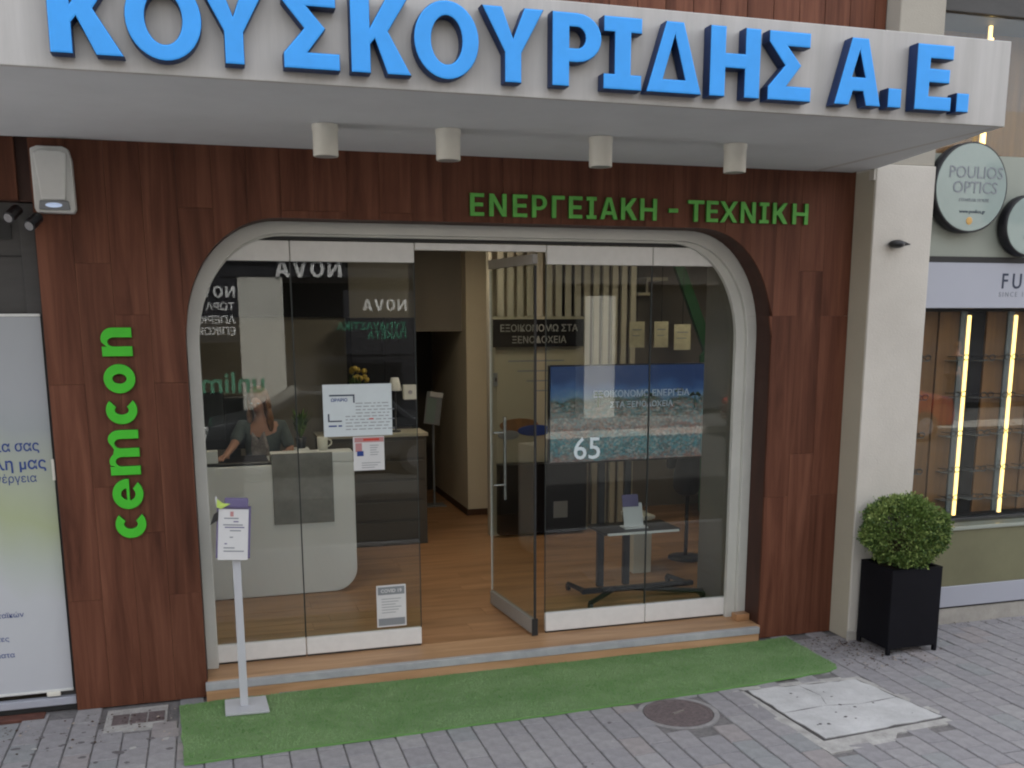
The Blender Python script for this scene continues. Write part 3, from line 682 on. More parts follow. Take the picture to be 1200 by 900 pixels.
for i in range(3): mb.box(.96, 1.09 - .02 * i, f, f + .0004, 1.455 - i * .016, 1.459 - i * .016, 'ink_grey')
mb.build('small_print', t)
t = thing('paper_notice', 'white sticker with dark green bands low on the glass by the door', 'sticker')
sheet(1.035, 1.245, .272, .578, NY, 'paper_white').build('sheet', t)
mb = MB(); mb.box(1.045, 1.235, f, f + .0004, .508, .566, 'grey_plastic'); mb.box(1.045, 1.235, f, f + .0004, .282, .335, 'grey_plastic')
for i in range(6): mb.box(1.07, 1.21 - .02 * (i % 3), f, f + .0004, .475 - i * .02, .479 - i * .02, 'ink_grey')
mb.build('small_print', t)
words('COVID 19', .034, (1.14, f - .0012, .525), t, 'paper_white', align='CENTER', bold=.0008)

# ------------------------------------------------------------------ canopy
CY, CZ, CT = 4.70, 3.455, 3.885
t = thing('canopy', 'white projecting shop canopy with grey soffit over the entrance', 'canopy')
MB().box(-3.2, 4.215, CY, CY + .03, CZ - .004, CT, 'fascia').build('fascia_board', t, .003, 1)
MB().box(-3.2, 4.19, CY + .031, 6.495, CZ, CZ + .03, 'soffit').build('soffit', t)
MB().add([(4.19, CY + .031, CZ), (4.215, CY + .031, CZ), (4.24, 6.495, CZ), (4.191, 6.495, CZ), (4.19, CY + .031, CT), (4.215, CY + .031, CT), (4.24, 6.495, CT), (4.191, 6.495, CT)],
         [(0, 1, 2, 3), (4, 7, 6, 5), (0, 4, 5, 1), (1, 5, 6, 2), (2, 6, 7, 3), (3, 7, 4, 0)], 'fascia').build('end_panel', t)
MB().box(-3.2, 4.188, CY + .031, 6.49, CT - .04, CT - .012, 'soffit').build('top_sheet', t)
# soffit wing reaching the pilaster
MB().slab([(4.191, CY + .04), (4.23, CY + .04), (4.56, 6.26), (4.52, 6.49), (4.191, 6.49)], CZ + .001, CZ + .06, 'soffit').build('soffit_corner', t)

t = thing('canopy_sign', 'big raised blue Greek letters on the white canopy fascia', 'sign', 'raised letter signs')
LT = [('K', -.544, -.262), ('O', -.255, .048), ('Y', .030, .318), ('S', .375, .615), ('K', .662, .93), ('O', .941, 1.239), ('Y', 1.251, 1.546), ('P', 1.585, 1.829), ('I', 1.838, 2.033), ('D', 2.056, 2.347),
      ('H', 2.388, 2.662), ('S', 2.706, 2.951), ('A', 3.085, 3.361), ('.', 3.402, 3.484), ('E', 3.564, 3.79), ('.', 3.823, 3.903)]
for c, xa, xb in LT:
    H = .095 if c == '.' else .322
    st = {'O': .245, 'A': .26, 'D': .24, 'Y': .25, 'K': .27}.get(c, .265)
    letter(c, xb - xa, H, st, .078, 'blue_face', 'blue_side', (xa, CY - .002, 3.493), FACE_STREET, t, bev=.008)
# downlights under the canopy
d0 = thing('canopy_downlight', 'leftmost white cylinder downlight under the canopy', 'lamp', 'cylinder downlights under the canopy', loc=(.660, 5.66, CZ))
MB().lathe((0, 0, -.002), [(.065, -.162), (.067, -.158), (.067, -.03), (.070, -.028), (.070, 0)], 'lamp_white', 32).build('housing', d0)
MB().lathe((0, 0, -.1655), [(.055, 0), (.055, .001)], 'lamp_lens', 32).build('lens', d0)
for x, lab in ((1.325, 'second white cylinder downlight from the left under the canopy'), (2.225, 'third white cylinder downlight, above the gap in the green lettering'), (3.09, 'rightmost white cylinder downlight, nearest the pale pilaster')):
    dup(d0, (x, 5.62, CZ), lab)

# green raised words
t = thing('green_word_sign', 'small green raised Greek letters on the wood above the glass', 'sign', 'raised letter signs')
GR = [('E', 1.667, 1.761), ('N', 1.796, 1.913), ('E', 1.954, 2.055), ('P', 2.087, 2.191), ('G', 2.226, 2.315), ('E', 2.344, 2.44), ('I', 2.469, 2.542), ('A', 2.567, 2.695), ('K', 2.719, 2.838), ('H', 2.859, 2.983),
      ('-', 3.072, 3.142), ('T', 3.217, 3.340), ('E', 3.358, 3.45), ('X', 3.462, 3.60), ('N', 3.623, 3.742), ('I', 3.772, 3.848), ('K', 3.879, 4.00), ('H', 4.038, 4.165)]
for c, xa, xb in GR:
    if c == '-': letter(c, xb - xa, .028, .2, .02, 'green_soft', 'green_side', (xa, 6.498, 3.140), FACE_STREET, t, bev=.002)
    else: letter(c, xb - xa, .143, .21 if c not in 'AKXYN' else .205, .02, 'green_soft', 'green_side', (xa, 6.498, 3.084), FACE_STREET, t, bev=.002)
t = thing('vertical_word_sign', 'bright green raised lowercase word climbing the wood left of the glass', 'sign', 'raised letter signs')
for c, za, zb, xb in (('c', 1.098, 1.275, -.437), ('e', 1.281, 1.471, -.441), ('m', 1.494, 1.772, -.443), ('c', 1.806, 1.979, -.441), ('o', 1.993, 2.17, -.440), ('n', 2.215, 2.386, -.440)):
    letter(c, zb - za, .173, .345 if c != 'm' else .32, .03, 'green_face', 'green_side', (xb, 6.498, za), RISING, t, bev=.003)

# ------------------------------------------------------------------ siren and cameras
t = thing('alarm_siren', 'white alarm siren box with a small lit strip high on the wood at left', 'alarm')
MB().prism([(-.905, 3.06), (-.895, 3.035), (-.70, 3.035), (-.688, 3.06), (-.692, 3.33), (-.705, 3.385), (-.735, 3.40), (-.87, 3.40), (-.905, 3.385)], 6.42, 6.497, 'white_plastic').build('back_shell', t, .008, 2)
MB().prism([(-.862, 3.105), (-.735, 3.105), (-.712, 3.36), (-.74, 3.375), (-.86, 3.375), (-.888, 3.36)], 6.395, 6.424, 'white_plastic').build('front_cover', t, .008, 2)
MB().prism([(-.880, 3.05), (-.715, 3.05), (-.722, 3.10), (-.874, 3.10)], 6.400, 6.424, 'grey_plastic').build('lens_panel', t, .004, 1)
MB().ell((-.80, 6.399, 3.075), (.045, .008, .014), 'siren_led').build('light_strip', t)
def bullet_cam(x, y, z, lab, group):
    t = thing('security_camera', lab, 'camera', group, loc=(x, y, z))
    MB().tube((0, .10, .035), (0, .03, .02), .012, 'black_plastic').build('bracket', t)
    M = Vector((-.35, -.85, -.38)).normalized()
    mb = MB(); mb.tube((0, .03, .02), M * .09, .032, 'black_plastic', n=18); mb.build('housing', t, .004, 1)
    MB().tube(M * .09, M * .094, .024, 'car_glass', n=18).build('lens', t)
    return t
bullet_cam(-.895, 6.40, 2.985, 'small black security camera beneath the white siren box, the right one of the two', 'security cameras')
bullet_cam(-1.005, 6.44, 3.03, 'small black security camera by the shutter box, the left one of the two', 'security cameras')
t = thing('pilaster_camera', 'black teardrop camera on the pale pilaster', 'camera')
MB().ell((4.735, 6.225, 2.942), (.062, .052, .030), 'black_plastic').build('dome', t)
MB().prism([(4.77, 2.925), (4.77, 2.965), (4.845, 2.94)], 6.20, 6.24, 'black_plastic').build('visor', t, .008, 2)
MB().tube((4.735, 6.20, 2.945), (4.735, 6.28, 2.945), .025, 'black_plastic').build('mount', t)

# ------------------------------------------------------------------ pilaster and upper wall
t = thing('pilaster', 'pale plaster pilaster between the wood cladding and the optician window', 'pillar')
MB().box(4.5655, 5.06, 6.272, 6.90, .0, 3.49, 'plaster').build('shaft', t, .008, 2)
MB().box(4.545, 4.5635, 6.2745, 6.33, 3.38, 3.492, 'plaster').build('capital', t, .003, 1)
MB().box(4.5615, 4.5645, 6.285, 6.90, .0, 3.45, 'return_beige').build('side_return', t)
MB().box(4.550, 5.065, 6.255, 6.272, -.01, .07, 'stone_base').build('foot', t, .004, 1)
MB().box(4.70, 5.07, 6.30, 6.90, 3.4925, 9.0, 'plaster_beige').build('upper_shaft', t, .006, 1)
t = thing('upper_cladding', 'brown wood plank wall rising above the canopy', 'wall')
r = random.Random(8)
x = -3.2
while x < 4.69:
    xb = min(x + .198, 4.695)
    MB().box(x + .0015, xb - .0015, 6.45 + r.uniform(0, .0015), 6.47, 3.50, 6.0, 'cladding').build('plank', t, .0012, 1); x += .2
MB().box(-3.2, 4.70, 6.471, 6.9, 3.50, 9.0, 'plaster_beige').build('wall_core', t)

# ------------------------------------------------------------------ left neighbour
t = thing('shutter_box', 'dark metal shutter housing above the printed banner', 'shutter')
MB().box(-3.2, -.936, 6.60, 6.85, 2.47, 3.105, 'shutter_dark').build('housing', t, .004, 1)
MB().box(-3.2, -.94, 6.592, 6.6, 2.795, 2.803, 'shutter_line').build('seam', t)
MB().box(-3.2, -1.065, 6.590, 6.5995, 2.895, 3.0, 'rail_gap').build('slot', t)
MB().box(-1.02, -.936, 6.58, 6.66, 0.0, 3.10, 'shutter_dark').build('side_guide', t, .003, 1)
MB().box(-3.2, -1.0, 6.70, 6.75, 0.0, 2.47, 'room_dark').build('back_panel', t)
t = thing('printed_banner', 'white and lime printed banner with dark blue Greek words at the left edge', 'banner')
MB().box(-2.2, -.948, 6.560, 6.566, .135, 2.45, 'banner').build('print', t)
MB().box(-2.2, -.946, 6.552, 6.572, 2.451, 2.468, 'white_plastic').build('top_bar', t, .003, 1)
MB().box(-2.2, -.946, 6.552, 6.572, .118, .1345, 'white_plastic').build('bottom_bar', t, .003, 1)
MB().box(-1.10, -1.02, 6.535, 6.551, .095, .125, 'lamp_white').build('foot_clip', t, .005, 1)
MB().box(-.957, -.940, 6.548, 6.5515, 1.47, 1.60, 'lamp_white').build('clamp', t, .002, 1)
f = 6.5588
words('σύμμαχος για όλα σας', .088, (-1.015, f, 1.655), t, 'ink_blue', align='RIGHT', bold=.001, sx=.86)
words('και πολύ άλλη μας', .098, (-.985, f, 1.545), t, 'ink_blue', align='RIGHT', bold=.0016, sx=.9)
words('ενέργεια', .072, (-1.045, f, 1.465), t, 'ink_blue', align='RIGHT', sx=.86)
words('φωτοβολταϊκών', .045, (-1.19, f, .625), t, 'ink_blue', align='RIGHT')
words('μελέτες', .045, (-1.285, f, .475), t, 'ink_blue', align='RIGHT')
words('συστήματα', .045, (-1.262, f, .370), t, 'ink_blue', align='RIGHT')
t = thing('white_sill_rail', 'white metal rail along the foot of the left shop front', 'rail')
MB().box(-3.2, -.93, 6.53, 6.58, .035, .085, 'optic_white').build('rail_bar', t, .004, 1)
MB().box(-3.2, -.93, 6.545, 6.62, .0, .034, 'rail_gap').build('dark_gap', t)
t = thing('red_tile_strip', 'reddish brown tile strip at the foot of the left shop', 'tile')
MB().box(-3.2, -1.11, 6.425, 6.52, -.02, .008, 'tile_red').build('tile', t, .003, 1)

# ------------------------------------------------------------------ optician on the right
t = thing('optician_front', 'optician shop front with white fascia, display window and olive lower panel', 'shop front')
OY = 6.36
MB().box(5.066, 12.0, OY + .02, 6.9, -.02, .125, 'stone_base').build('stone_base', t, .004, 1)
MB().box(5.066, 12.0, OY + .03, 6.7, .126, .145, 'rail_gap').build('shadow_gap', t)
MB().box(5.068, 12.0, OY, 6.7, .146, .315, 'optic_white').build('lower_band', t, .003, 1)
MB().box(5.068, 12.0, OY + .012, 6.7, .316, .772, 'optic_olive').build('lower_panel', t)
MB().box(5.068, 12.0, OY - .008, 6.5, .773, .80, 'optic_board').build('sill', t, .003, 1)
MB().box(5.068, 12.0, OY, 6.7, 2.495, 2.828, 'optic_white').build('fascia_board', t, .003, 1)
MB().box(5.068, 12.0, OY + .01, 6.7, 2.829, 2.872, 'rail_gap').build('black_trim', t)
MB().box(5.074, 12.0, OY + .02, 6.7, 2.873, 3.60, 'optic_board').build('upper_board', t)
MB().box(5.074, 12.0, OY + .005, 6.9, 4.56, 4.75, 'shutter_dark').build('metal_beam', t, .004, 1)
MB().box(5.074, 12.0, OY + .02, 6.9, 4.751, 9.0, 'plaster_beige').build('upper_wall', t)
MB().box(5.074, 8.3, OY + .03, OY + .04, 3.601, 4.559, 'optic_glass').build('upper_pane', t)
MB().box(5.068, 8.3, OY + .02, OY + .03, .801, 2.494, 'optic_glass').build('window_pane', t)
MB().box(5.066, 5.084, OY + .005, OY + .05, .801, 2.494, 'rail_metal').build('window_frame', t)
MB().box(5.066, 12, 7.6, 7.65, .0, 4.8, 'optic_wood').build('back_wall', t)
MB().box(5.066, 12, 6.70, 7.6, .74, .77, 'optic_olive').build('window_floor', t)
MB().box(5.066, 12, 6.70, 7.6, 2.50, 2.53, 'room_dark').build('window_ceiling', t)
MB().box(8.3, 12.0, OY + .02, 6.7, .801, 2.494, 'optic_board').build('blank_panel', t)
MB().box(8.3, 12.0, OY + .02, 6.7, 3.601, 4.559, 'optic_board').build('blank_panel', t)
words('FUNKY', .160, (5.792, OY - .001, 2.642), t, 'ink', bold=.0012, sx=.86, depth=.002, space=1.5)
words('SINCE 1998', .052, (5.780, OY - .001, 2.580), t, 'ink_grey', sx=.9, space=1.5)
# display wall of wooden panels, mirrors and lit strips
t = thing('display_wall', 'wooden eyewear display panels inside the optician window', 'display')
x = 5.10; k = 0
while x < 8.2:
    MB().box(x, x + .19, 6.72, 6.75, .80, 2.47, 'optic_wood').build('panel', t)
    MB().box(x + .195, x + .255, 6.71, 6.75, .80, 2.47, 'optic_mirror').build('mirror_strip', t)
    MB().box(x + .26, x + .45, 6.73, 6.76, .80, 2.47, 'dark_panel' if k % 2 else 'optic_wood').build('panel', t)
    x += .46; k += 1
MB().box(5.10, 8.2, 6.62, 6.95, .803, .83, 'dark_panel').build('plinth', t)
MB().box(5.10, 8.2, 6.80, 6.84, 3.5, 4.6, 'optic_wood').build('upper_panel', t)
L0 = thing('led_strip', 'lit vertical LED strip in the optician window, nearest the planter', 'light strip', 'lit LED strips in the optician window', loc=(5.74, 6.60, .84))
MB().box(-.011, .011, -.006, .008, 0, 1.60, 'led').build('diffuser', L0)
MB().box(-.014, .014, .009, .02, -.005, 1.605, 'rail_metal').build('channel', L0)
dup(L0, (6.19, 6.60, .84), 'lit vertical LED strip at the right edge of the photo')
L1 = dup(L0, (5.72, 6.60, 3.0), 'lit vertical LED strip behind the upper glass above the canopy corner')
L2 = thing('led_strip', 'short lit strip peeping from behind the canopy corner above the round sign', 'light strip', 'lit LED strips in the optician window', loc=(0, 0, 0))
MB().box(5.50, 5.53, 6.345, 6.355, 3.62, 4.4, 'led').build('diffuser', L2)
# spectacles
sp0 = thing('spectacles', 'dark framed spectacles', 'spectacles', 'spectacles on the display wall', loc=(5.62, 6.60, 1.22))
def ring(cx, cz, rx, rz, th=.004, n=14):
    mb = MB(); vs = []
    for k_ in range(n):
        a = 2 * math.pi * k_ / n
        for q in range(4):
            b_ = math.pi / 2 * q; rr = math.cos(b_) * th
            vs.append((cx + (rx + rr) * math.cos(a), math.sin(b_) * th, cz + (rz + rr) * math.sin(a)))
    fs = [(i * 4 + q, i * 4 + (q + 1) % 4, ((i + 1) % n) * 4 + (q + 1) % 4, ((i + 1) % n) * 4 + q) for i in range(n) for q in range(4)]
    return mb.add(vs, fs, 'black_plastic', True)
a_ = ring(-.034, 0, .027, .021); b_ = ring(.034, 0, .027, .021); a_.add(b_.v, b_.f, 'black_plastic', True); a_.tube((-.008, 0, .005), (.008, 0, .005), .003, 'black_plastic'); a_.build('front_frame', sp0)
MB().tube((-.062, 0, .008), (-.055, .11, .002), .003, 'black_plastic').tube((.062, 0, .008), (.055, .11, .002), .003, 'black_plastic').build('temples', sp0)
MB().box(-.07, .07, .02, .125, -.03, -.026, 'optic_mirror').build('shelf_tab', sp0)
zs = [1.22, 1.52, 1.82, 2.12, .98]
first = True
for xi, (x, cl) in enumerate(((5.33, 'left of the first lit strip'), (5.70, 'in front of the first lit strip'), (5.95, 'between the two lit strips'), (6.17, 'in front of the second lit strip'), (6.42, 'right of the second lit strip'))):
    for zi, z in enumerate(zs):
        row = ['second lowest row', 'middle row', 'second highest row', 'top row', 'bottom row'][zi]
        lab = 'dark spectacles on the %s, %s' % (row, cl)
        if first: sp0['label'] = lab; sp0.location = (x, 6.585, z); first = False
        else: dup(sp0, (x + random.uniform(-.01, .01), 6.585, z + random.uniform(-.01, .01)), lab)
# round signs
def disc(x, z, rr, lab):
    t = thing('round_sign', lab, 'sign', 'round optician signs', loc=(x, 6.27, z))
    Mx = Matrix.Rotation(R(90), 4, 'X')
    o = MB().lathe((0, 0, -.085), [(rr, 0), (rr, .083), (rr - .004, .085)], 'black_metal', 56).build('rim', None); o.parent = t; o.matrix_parent_inverse = Matrix.Identity(4); o.matrix_local = Mx
    o = MB().lathe((0, 0, .0), [(rr - .012, .0), (rr - .013, .003)], 'optic_disc', 56).build('face', None); o.parent = t; o.matrix_parent_inverse = Matrix.Identity(4); o.matrix_local = Mx
    return t
d = disc(5.375, 3.355, .318, 'large round grey green optician sign beside the pale pilaster')
def dword(d, s, size, x, z, ink, bold=0, al='CENTER'):
    o = words(s, size, (x, -.0045, z), None, ink, align=al, bold=bold, depth=.001); o.parent = d; o.matrix_parent_inverse = Matrix.Identity(4)
dword(d, 'POULIOS', .118, .03, .065, 'ink_grey', .0005); dword(d, 'OPTICS', .118, .03, -.04, 'ink_grey', .0005); dword(d, 'EYEWEAR HOUSE', .034, .03, -.10, 'ink_grey'); dword(d, 'www.poulios.gr', .036, .02, -.18, 'ink')
o = MB().ell((0, -.004, -.235), (.028, .003, .028), 'gold_dot').build('gold_emblem', d)
d = disc(5.935, 3.10, .225, 'smaller round grey green sign at the right edge of the photo')
dword(d, 'O', .20, .02, -.04, 'ink_grey', 0); dword(d, 'OPTICAL', .04, .02, -.10, 'ink_grey')

# ------------------------------------------------------------------ planter and bush
t = thing('square_planter', 'black square planter box with short legs in front of the pale pilaster', 'planter')
px0, px1, py0, py1 = 4.615, 5.045, 5.865, 6.235
mb = MB()
mb.box(px0, px1, py0, py0 + .012, .045, .63, 'planter_black'); mb.box(px0, px1, py1 - .012, py1, .045, .63, 'planter_black')
mb.box(px0, px0 + .012, py0 + .0125, py1 - .0125, .045, .63, 'planter_black'); mb.box(px1 - .012, px1, py0 + .0125, py1 - .0125, .045, .63, 'planter_black')
mb.box(px0 + .0125, px1 - .0125, py0 + .0125, py1 - .0125, .046, .06, 'planter_black'); mb.build('box', t, .002, 1)
mb = MB()
for (a, b_, c_, d_) in ((px0, px1, py0 + .0, py0 + .03), (px0, px1, py1 - .03, py1)): mb.box(a, b_, c_, d_, .6305, .640, 'planter_black')
for (a, b_) in ((px0, px0 + .03), (px1 - .03, px1)): mb.box(a, b_, py0 + .0305, py1 - .0305, .6305, .640, 'planter_black')
mb.build('rim', t)
for (a, b_) in ((px0, py0), (px1 - .028, py0), (px0, py1 - .028), (px1 - .028, py1 - .028)):
    MB().box(a + .001, a + .027, b_ + .001, b_ + .027, 0, .0445, 'planter_black').build('leg', t)
MB().box(px0 + .0125, px1 - .0125, py0 + .0125, py1 - .0125, .57, .60, 'soil').build('soil', t)
t = thing('boxwood_bush', 'round clipped green bush growing in the black planter', 'bush')
r = random.Random(21); mb = MB(); cx, cyy, cz = 4.83, 6.03, .885
clumps = []
for i in range(110):
    u = Vector((r.gauss(0, 1), r.gauss(0, 1), r.gauss(0, 1))).normalized(); clumps.append((u, r.uniform(.88, 1.05), r.choice([0, 0, 1, 2])))
n = 0
while n < 27000:
    u, k, tone = r.choice(clumps); v = (u + Vector((r.gauss(0, .22), r.gauss(0, .22), r.gauss(0, .22)))).normalized()
    bumpy = 1 + .14 * noise.noise(v * 2.6) + .08 * noise.noise(v * 7)
    rad = k * bumpy * (1 - abs(r.gauss(0, .10)))
    if r.random() < .05: rad *= r.uniform(1.03, 1.12)
    p = Vector((cx + v.x * .315 * rad, cyy + v.y * .27 * rad, cz + v.z * .262 * rad))
    if p.y > 6.245 or p.z < .625: continue
    n += 1; sz = r.uniform(.010, .022); d1 = (v + Vector((r.gauss(0, .7), r.gauss(0, .7), r.gauss(0, .7) + .3))).normalized(); d2 = d1.cross(Vector((r.gauss(0, 1), r.gauss(0, 1), r.gauss(0, 1)))).normalized()
    mt = ('leaf_a', 'leaf_b', 'leaf_c')[tone if r.random() < .65 else r.choice([0, 1, 2])]
    mb.add([p, p + d1 * sz * .5 + d2 * sz * .42, p + d1 * sz * 1.25, p + d1 * sz * .5 - d2 * sz * .42], [(0, 1, 2, 3)], mt)
mb.build('foliage', t, kind='stuff')
mb = MB(); mb.tube((cx, cyy, .59), (cx, cyy, .80), .022, 'twig', .016)
for i in range(46):
    v = Vector((r.gauss(0, 1), r.gauss(0, .8), r.gauss(0, .8) + .2)).normalized()
    mb.tube((cx, cyy, .72), (cx + v.x * .26, min(cyy + v.y * .22, 6.23), max(.65, cz + v.z * .22)), .006, 'twig', .002, n=5)
mb.build('branches', t)

# ------------------------------------------------------------------ sanitiser stand outside
t = thing('notice_stand', 'light grey floor stand with a white notice and lime leaf on the green mat', 'stand')
MB().slab([(-.03, 6.075), (.235, 6.06), (.225, 6.325), (-.03, 6.325)], .018, .033, 'stand_metal').build('base_plate', t, .003, 1)
Mz = Matrix.Translation((.088, 6.195, .033))
MB().box(-.024, .024, -.013, .013, 0, 1.02, 'stand_metal', Mz).build('pole', t, .002, 1)
SM = Matrix.Translation((.078, 6.165, 1.155)) @ Matrix.Rotation(R(4.5), 4, 'Y') @ Matrix.Rotation(R(-8), 4, 'X')
MB().box(-.098, .102, .004, .012, -.155, .165, 'purple', SM).build('back_plate', t, .002, 1)
MB().box(-.088, .088, -.0015, .0015, -.165, .145, 'paper_white', SM).build('sheet', t)
mb = MB()
for i, (a, b_, c_) in enumerate(((-.02, .0, .10), (-.055, .03, .085), (-.06, .055, .045), (-.05, .065, .03), (-.02, .045, .01), (-.02, .0, -.03), (-.05, -.035, -.07), (-.055, .01, -.095), (-.055, .065, -.115), (.0, .03, .065))):
    mb.box(a, b_, -.0022, -.0018, c_, c_ + (.03 if i == 0 else .007), 'ink_pink' if i == 0 else 'ink_grey' if i % 3 else 'purple', SM)
mb.build('small_print', t)
MB().box(-.055, .085, -.02, .035, .152, .215, 'purple', SM).build('holder', t, .012, 2)
mb = MB(); mb.add([SM @ Vector(v) for v in ((-.10, -.02, .155), (-.075, -.022, .145), (-.02, -.03, .178), (-.065, -.02, .180), (-.10, -.018, .205))], [(0, 1, 2, 3), (0, 3, 4)], 'lime'); mb.build('lime_leaf', t)
mb = MB(); mb.add([SM @ Vector(v) for v in ((-.112, -.004, .205), (-.103, -.004, .225), (-.092, .0, .175), (-.10, .0, .155))], [(0, 1, 2, 3)], 'paper_white')
mb.prism([(-.135, .045), (-.09, .075), (-.088, .135), (-.115, .11)], -.004, .008, 'black_plastic', SM); mb.build('black_strap', t)

# ================================================================== INTERIOR
FZ = .112
fl = setting('shop_floor')
MB().box(-2.5, 6.5, 6.802, 14.0, -.05, .098, 'skirting').build('floor_bed', fl)
r = random.Random(4); row = 0; y = 6.803
while y < 13.9:
    x = -1.3 - r.uniform(0, 1.2)
    near = y < 11.5
    while x < 5.8:
        x1 = x + 1.35
        if near: MB().box(x + .001, x1 - .001, y + .001, y + .189, .098, FZ - r.uniform(0, .0006), 'floor_wood').build('floor_board', fl)
        x = x1
    if not near: MB().box(-2.4, 6.4, y + .001, y + .189, .098, FZ, 'floor_wood').build('floor_board', fl)
    y += .19
rm = setting('shop_room')
MB().box(-2.6, -2.5, 6.756, 14.0, 0, 3.3, 'room_wall').build('side_wall', rm)
MB().box(-2.5, -.135, 6.76, 6.86, FZ, 3.3, 'room_wall').build('front_wall', rm)
MB().box(6.5, 6.6, 6.95, 14.0, 0, 3.3, 'room_wall').build('side_wall', rm)
MB().box(3.93, 6.5, 6.905, 6.95, FZ, 3.3, 'room_wall').build('front_wall', rm)
MB().box(3.90, 3.929, 6.80, 6.94, FZ, 3.3, 'room_wall').build('front_wall', rm)
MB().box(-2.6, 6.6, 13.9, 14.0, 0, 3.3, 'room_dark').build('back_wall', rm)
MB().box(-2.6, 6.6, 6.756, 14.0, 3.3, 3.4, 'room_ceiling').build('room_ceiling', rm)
# wall behind the desk, bulkhead, hallway block
MB().box(-2.5, 2.12, 10.95, 11.05, FZ, 3.3, 'room_wall').build('desk_wall', rm)
MB().box(-2.5, 1.46, 10.90, 10.949, 2.44, 3.3, 'dark_panel').build('dark_band', rm)
MB().box(2.12, 2.845, 11.5, 11.6, 2.27, 3.3, 'room_wall').build('bulkhead', rm)
MB().box(2.845, 4.0, 11.30, 13.9, FZ, 3.3, 'room_beige').build('hallway_block', rm)
MB().box(2.83, 4.0, 11.285, 11.2995, FZ + .001, FZ + .075, 'skirting').build('skirting', rm)
MB().box(2.829, 2.844, 11.3, 13.8, FZ + .001, FZ + .075, 'skirting').build('skirting', rm)
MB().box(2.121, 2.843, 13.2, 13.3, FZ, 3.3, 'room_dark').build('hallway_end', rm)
# column on the right by the glass
MB().box(3.87, 4.30, 6.951, 7.42, FZ, 3.3, 'room_wall').build('corner_column', rm)
MB().box(4.3, 6.5, 11.2, 11.3, FZ, 3.3, 'room_wall').build('stair_wall', rm)

# reception desk
t = thing('reception_desk', 'curved light grey reception desk behind the left glass panels', 'desk')
def rr_desk(y0, y1, x0, x1, z0, z1, mt):
    rad = .20; pts = [(x0, z0), (x1 - rad, z0)] + [(x1 - rad + rad * math.sin(R(a)), z0 + rad - rad * math.cos(R(a))) for a in range(10, 91, 10)] + [(x1, z1), (x0, z1)]
    return MB().prism(pts, y0, y1, mt)
rr_desk(8.41, 9.05, -.62, 1.125, FZ + .002, 1.235, 'desk').build('body', t, .012, 2)
MB().box(.44, 1.12, 8.412, 8.62, 1.2355, 1.325, 'desk').build('raised_counter', t, .010, 2)
MB().box(-.60, .43, 8.50, 9.0, 1.236, 1.246, 'dark_panel').build('worktop', t, .002, 1)
MB().box(.445, .942, 8.396, 8.4095, .73, 1.328, 'desk_grey').build('front_cloth', t, .003, 1)
# things on the desk
t = thing('monitor', 'black computer monitor at the left end of the reception desk', 'monitor')
MB().box(-.34, .095, 8.68, 8.71, 1.42, 1.83, 'black_plastic').build('screen', t, .006, 1)
MB().box(-.15, -.10, 8.70, 8.73, 1.26, 1.50, 'black_plastic').build('neck', t); MB().box(-.24, -.01, 8.62, 8.80, 1.2465, 1.26, 'black_plastic').build('foot', t, .003, 1)
t = MB().box(-.10, .02, 8.47, 8.58, 1.247, 1.36, 'white_plastic').build('card_reader', None, .008, 2); tag(t, 'small white device on the black desk mat by the monitor', 'device')
t = MB().box(-.18, .45, 8.43, 8.49, 1.237, 1.262, 'black_plastic').build('desk_ledge', None, .006, 1); tag(t, 'black ledge strip along the low front of the desk', 'ledge')
t = thing('mug', 'cream mug on the raised counter', 'mug', loc=(.88, 8.55, 1.326))
MB().lathe((0, 0, 0), [(.034, 0), (.043, .01), (.046, .11), (.041, .11), (.036, .015)], 'mug', 24).build('cup', t)
MB().tube((.045, 0, .03), (.075, 0, .05), .006, 'mug').tube((.075, 0, .05), (.075, 0, .08), .006, 'mug').tube((.075, 0, .08), (.045, 0, .095), .006, 'mug').build('handle', t)
def leafy(t, c, n, spread, h, seed, petals=False):
    r = random.Random(seed); mb = MB()
    for i in range(n):
        a = r.uniform(0, 6.28); l = r.uniform(.5, 1) * spread; top = Vector((c[0] + math.cos(a) * l, c[1] + math.sin(a) * l, c[2] + r.uniform(.3, 1) * h)); base = Vector(c)
        mid = (base + top) / 2 + Vector((0, 0, h * .2)); side = Vector((-math.sin(a), math.cos(a), 0)) * spread * .12
        mb.add([base, mid + side, top, mid - side], [(0, 1, 2, 3)], r.choice(['leaf_b', 'leaf_b', 'leaf_a']))
    mb.build('leaves', t)
    if petals:
        mb = MB()
        for i in range(12):
            p = Vector((c[0] + r.uniform(-spread, spread) * .6, c[1] + r.uniform(-spread, spread) * .5, c[2] + h * r.uniform(.75, 1.15))); mb.ell(p, (.03, .03, .03), 'yellow_petal', 8, 5)
        mb.build('flowers', t)
t = thing('potted_plant', 'small dark leafy plant on the desk beside the worker', 'plant')
MB().lathe((.72, 8.75, 1.326), [(.035, 0), (.05, .09), (.045, .09)], 'black_plastic', 18).build('pot', t); MB().box(.66, .78, 8.64, 8.82, 1.236, 1.325, 'desk').build('stand', t)
leafy(t, (.72, 8.75, 1.40), 40, .13, .30, 1)
t = thing('back_cabinet', 'low dark cabinet with a light top behind the reception desk', 'cabinet')
MB().box(1.0, 2.08, 10.0, 10.4, FZ, 1.24, 'room_dark').build('body', t, .004, 1); MB().box(.98, 2.10, 9.98, 10.42, 1.241, 1.275, 'cream').build('top', t, .003, 1)
for k in range(5): MB().box(1.03, 2.05, 9.985, 9.999, .18 + k * .21, .36 + k * .21, 'room_dark').build('drawer', t, .002, 1)
t = thing('wall_cabinet', 'tall black cabinet against the wall behind the desk', 'cabinet')
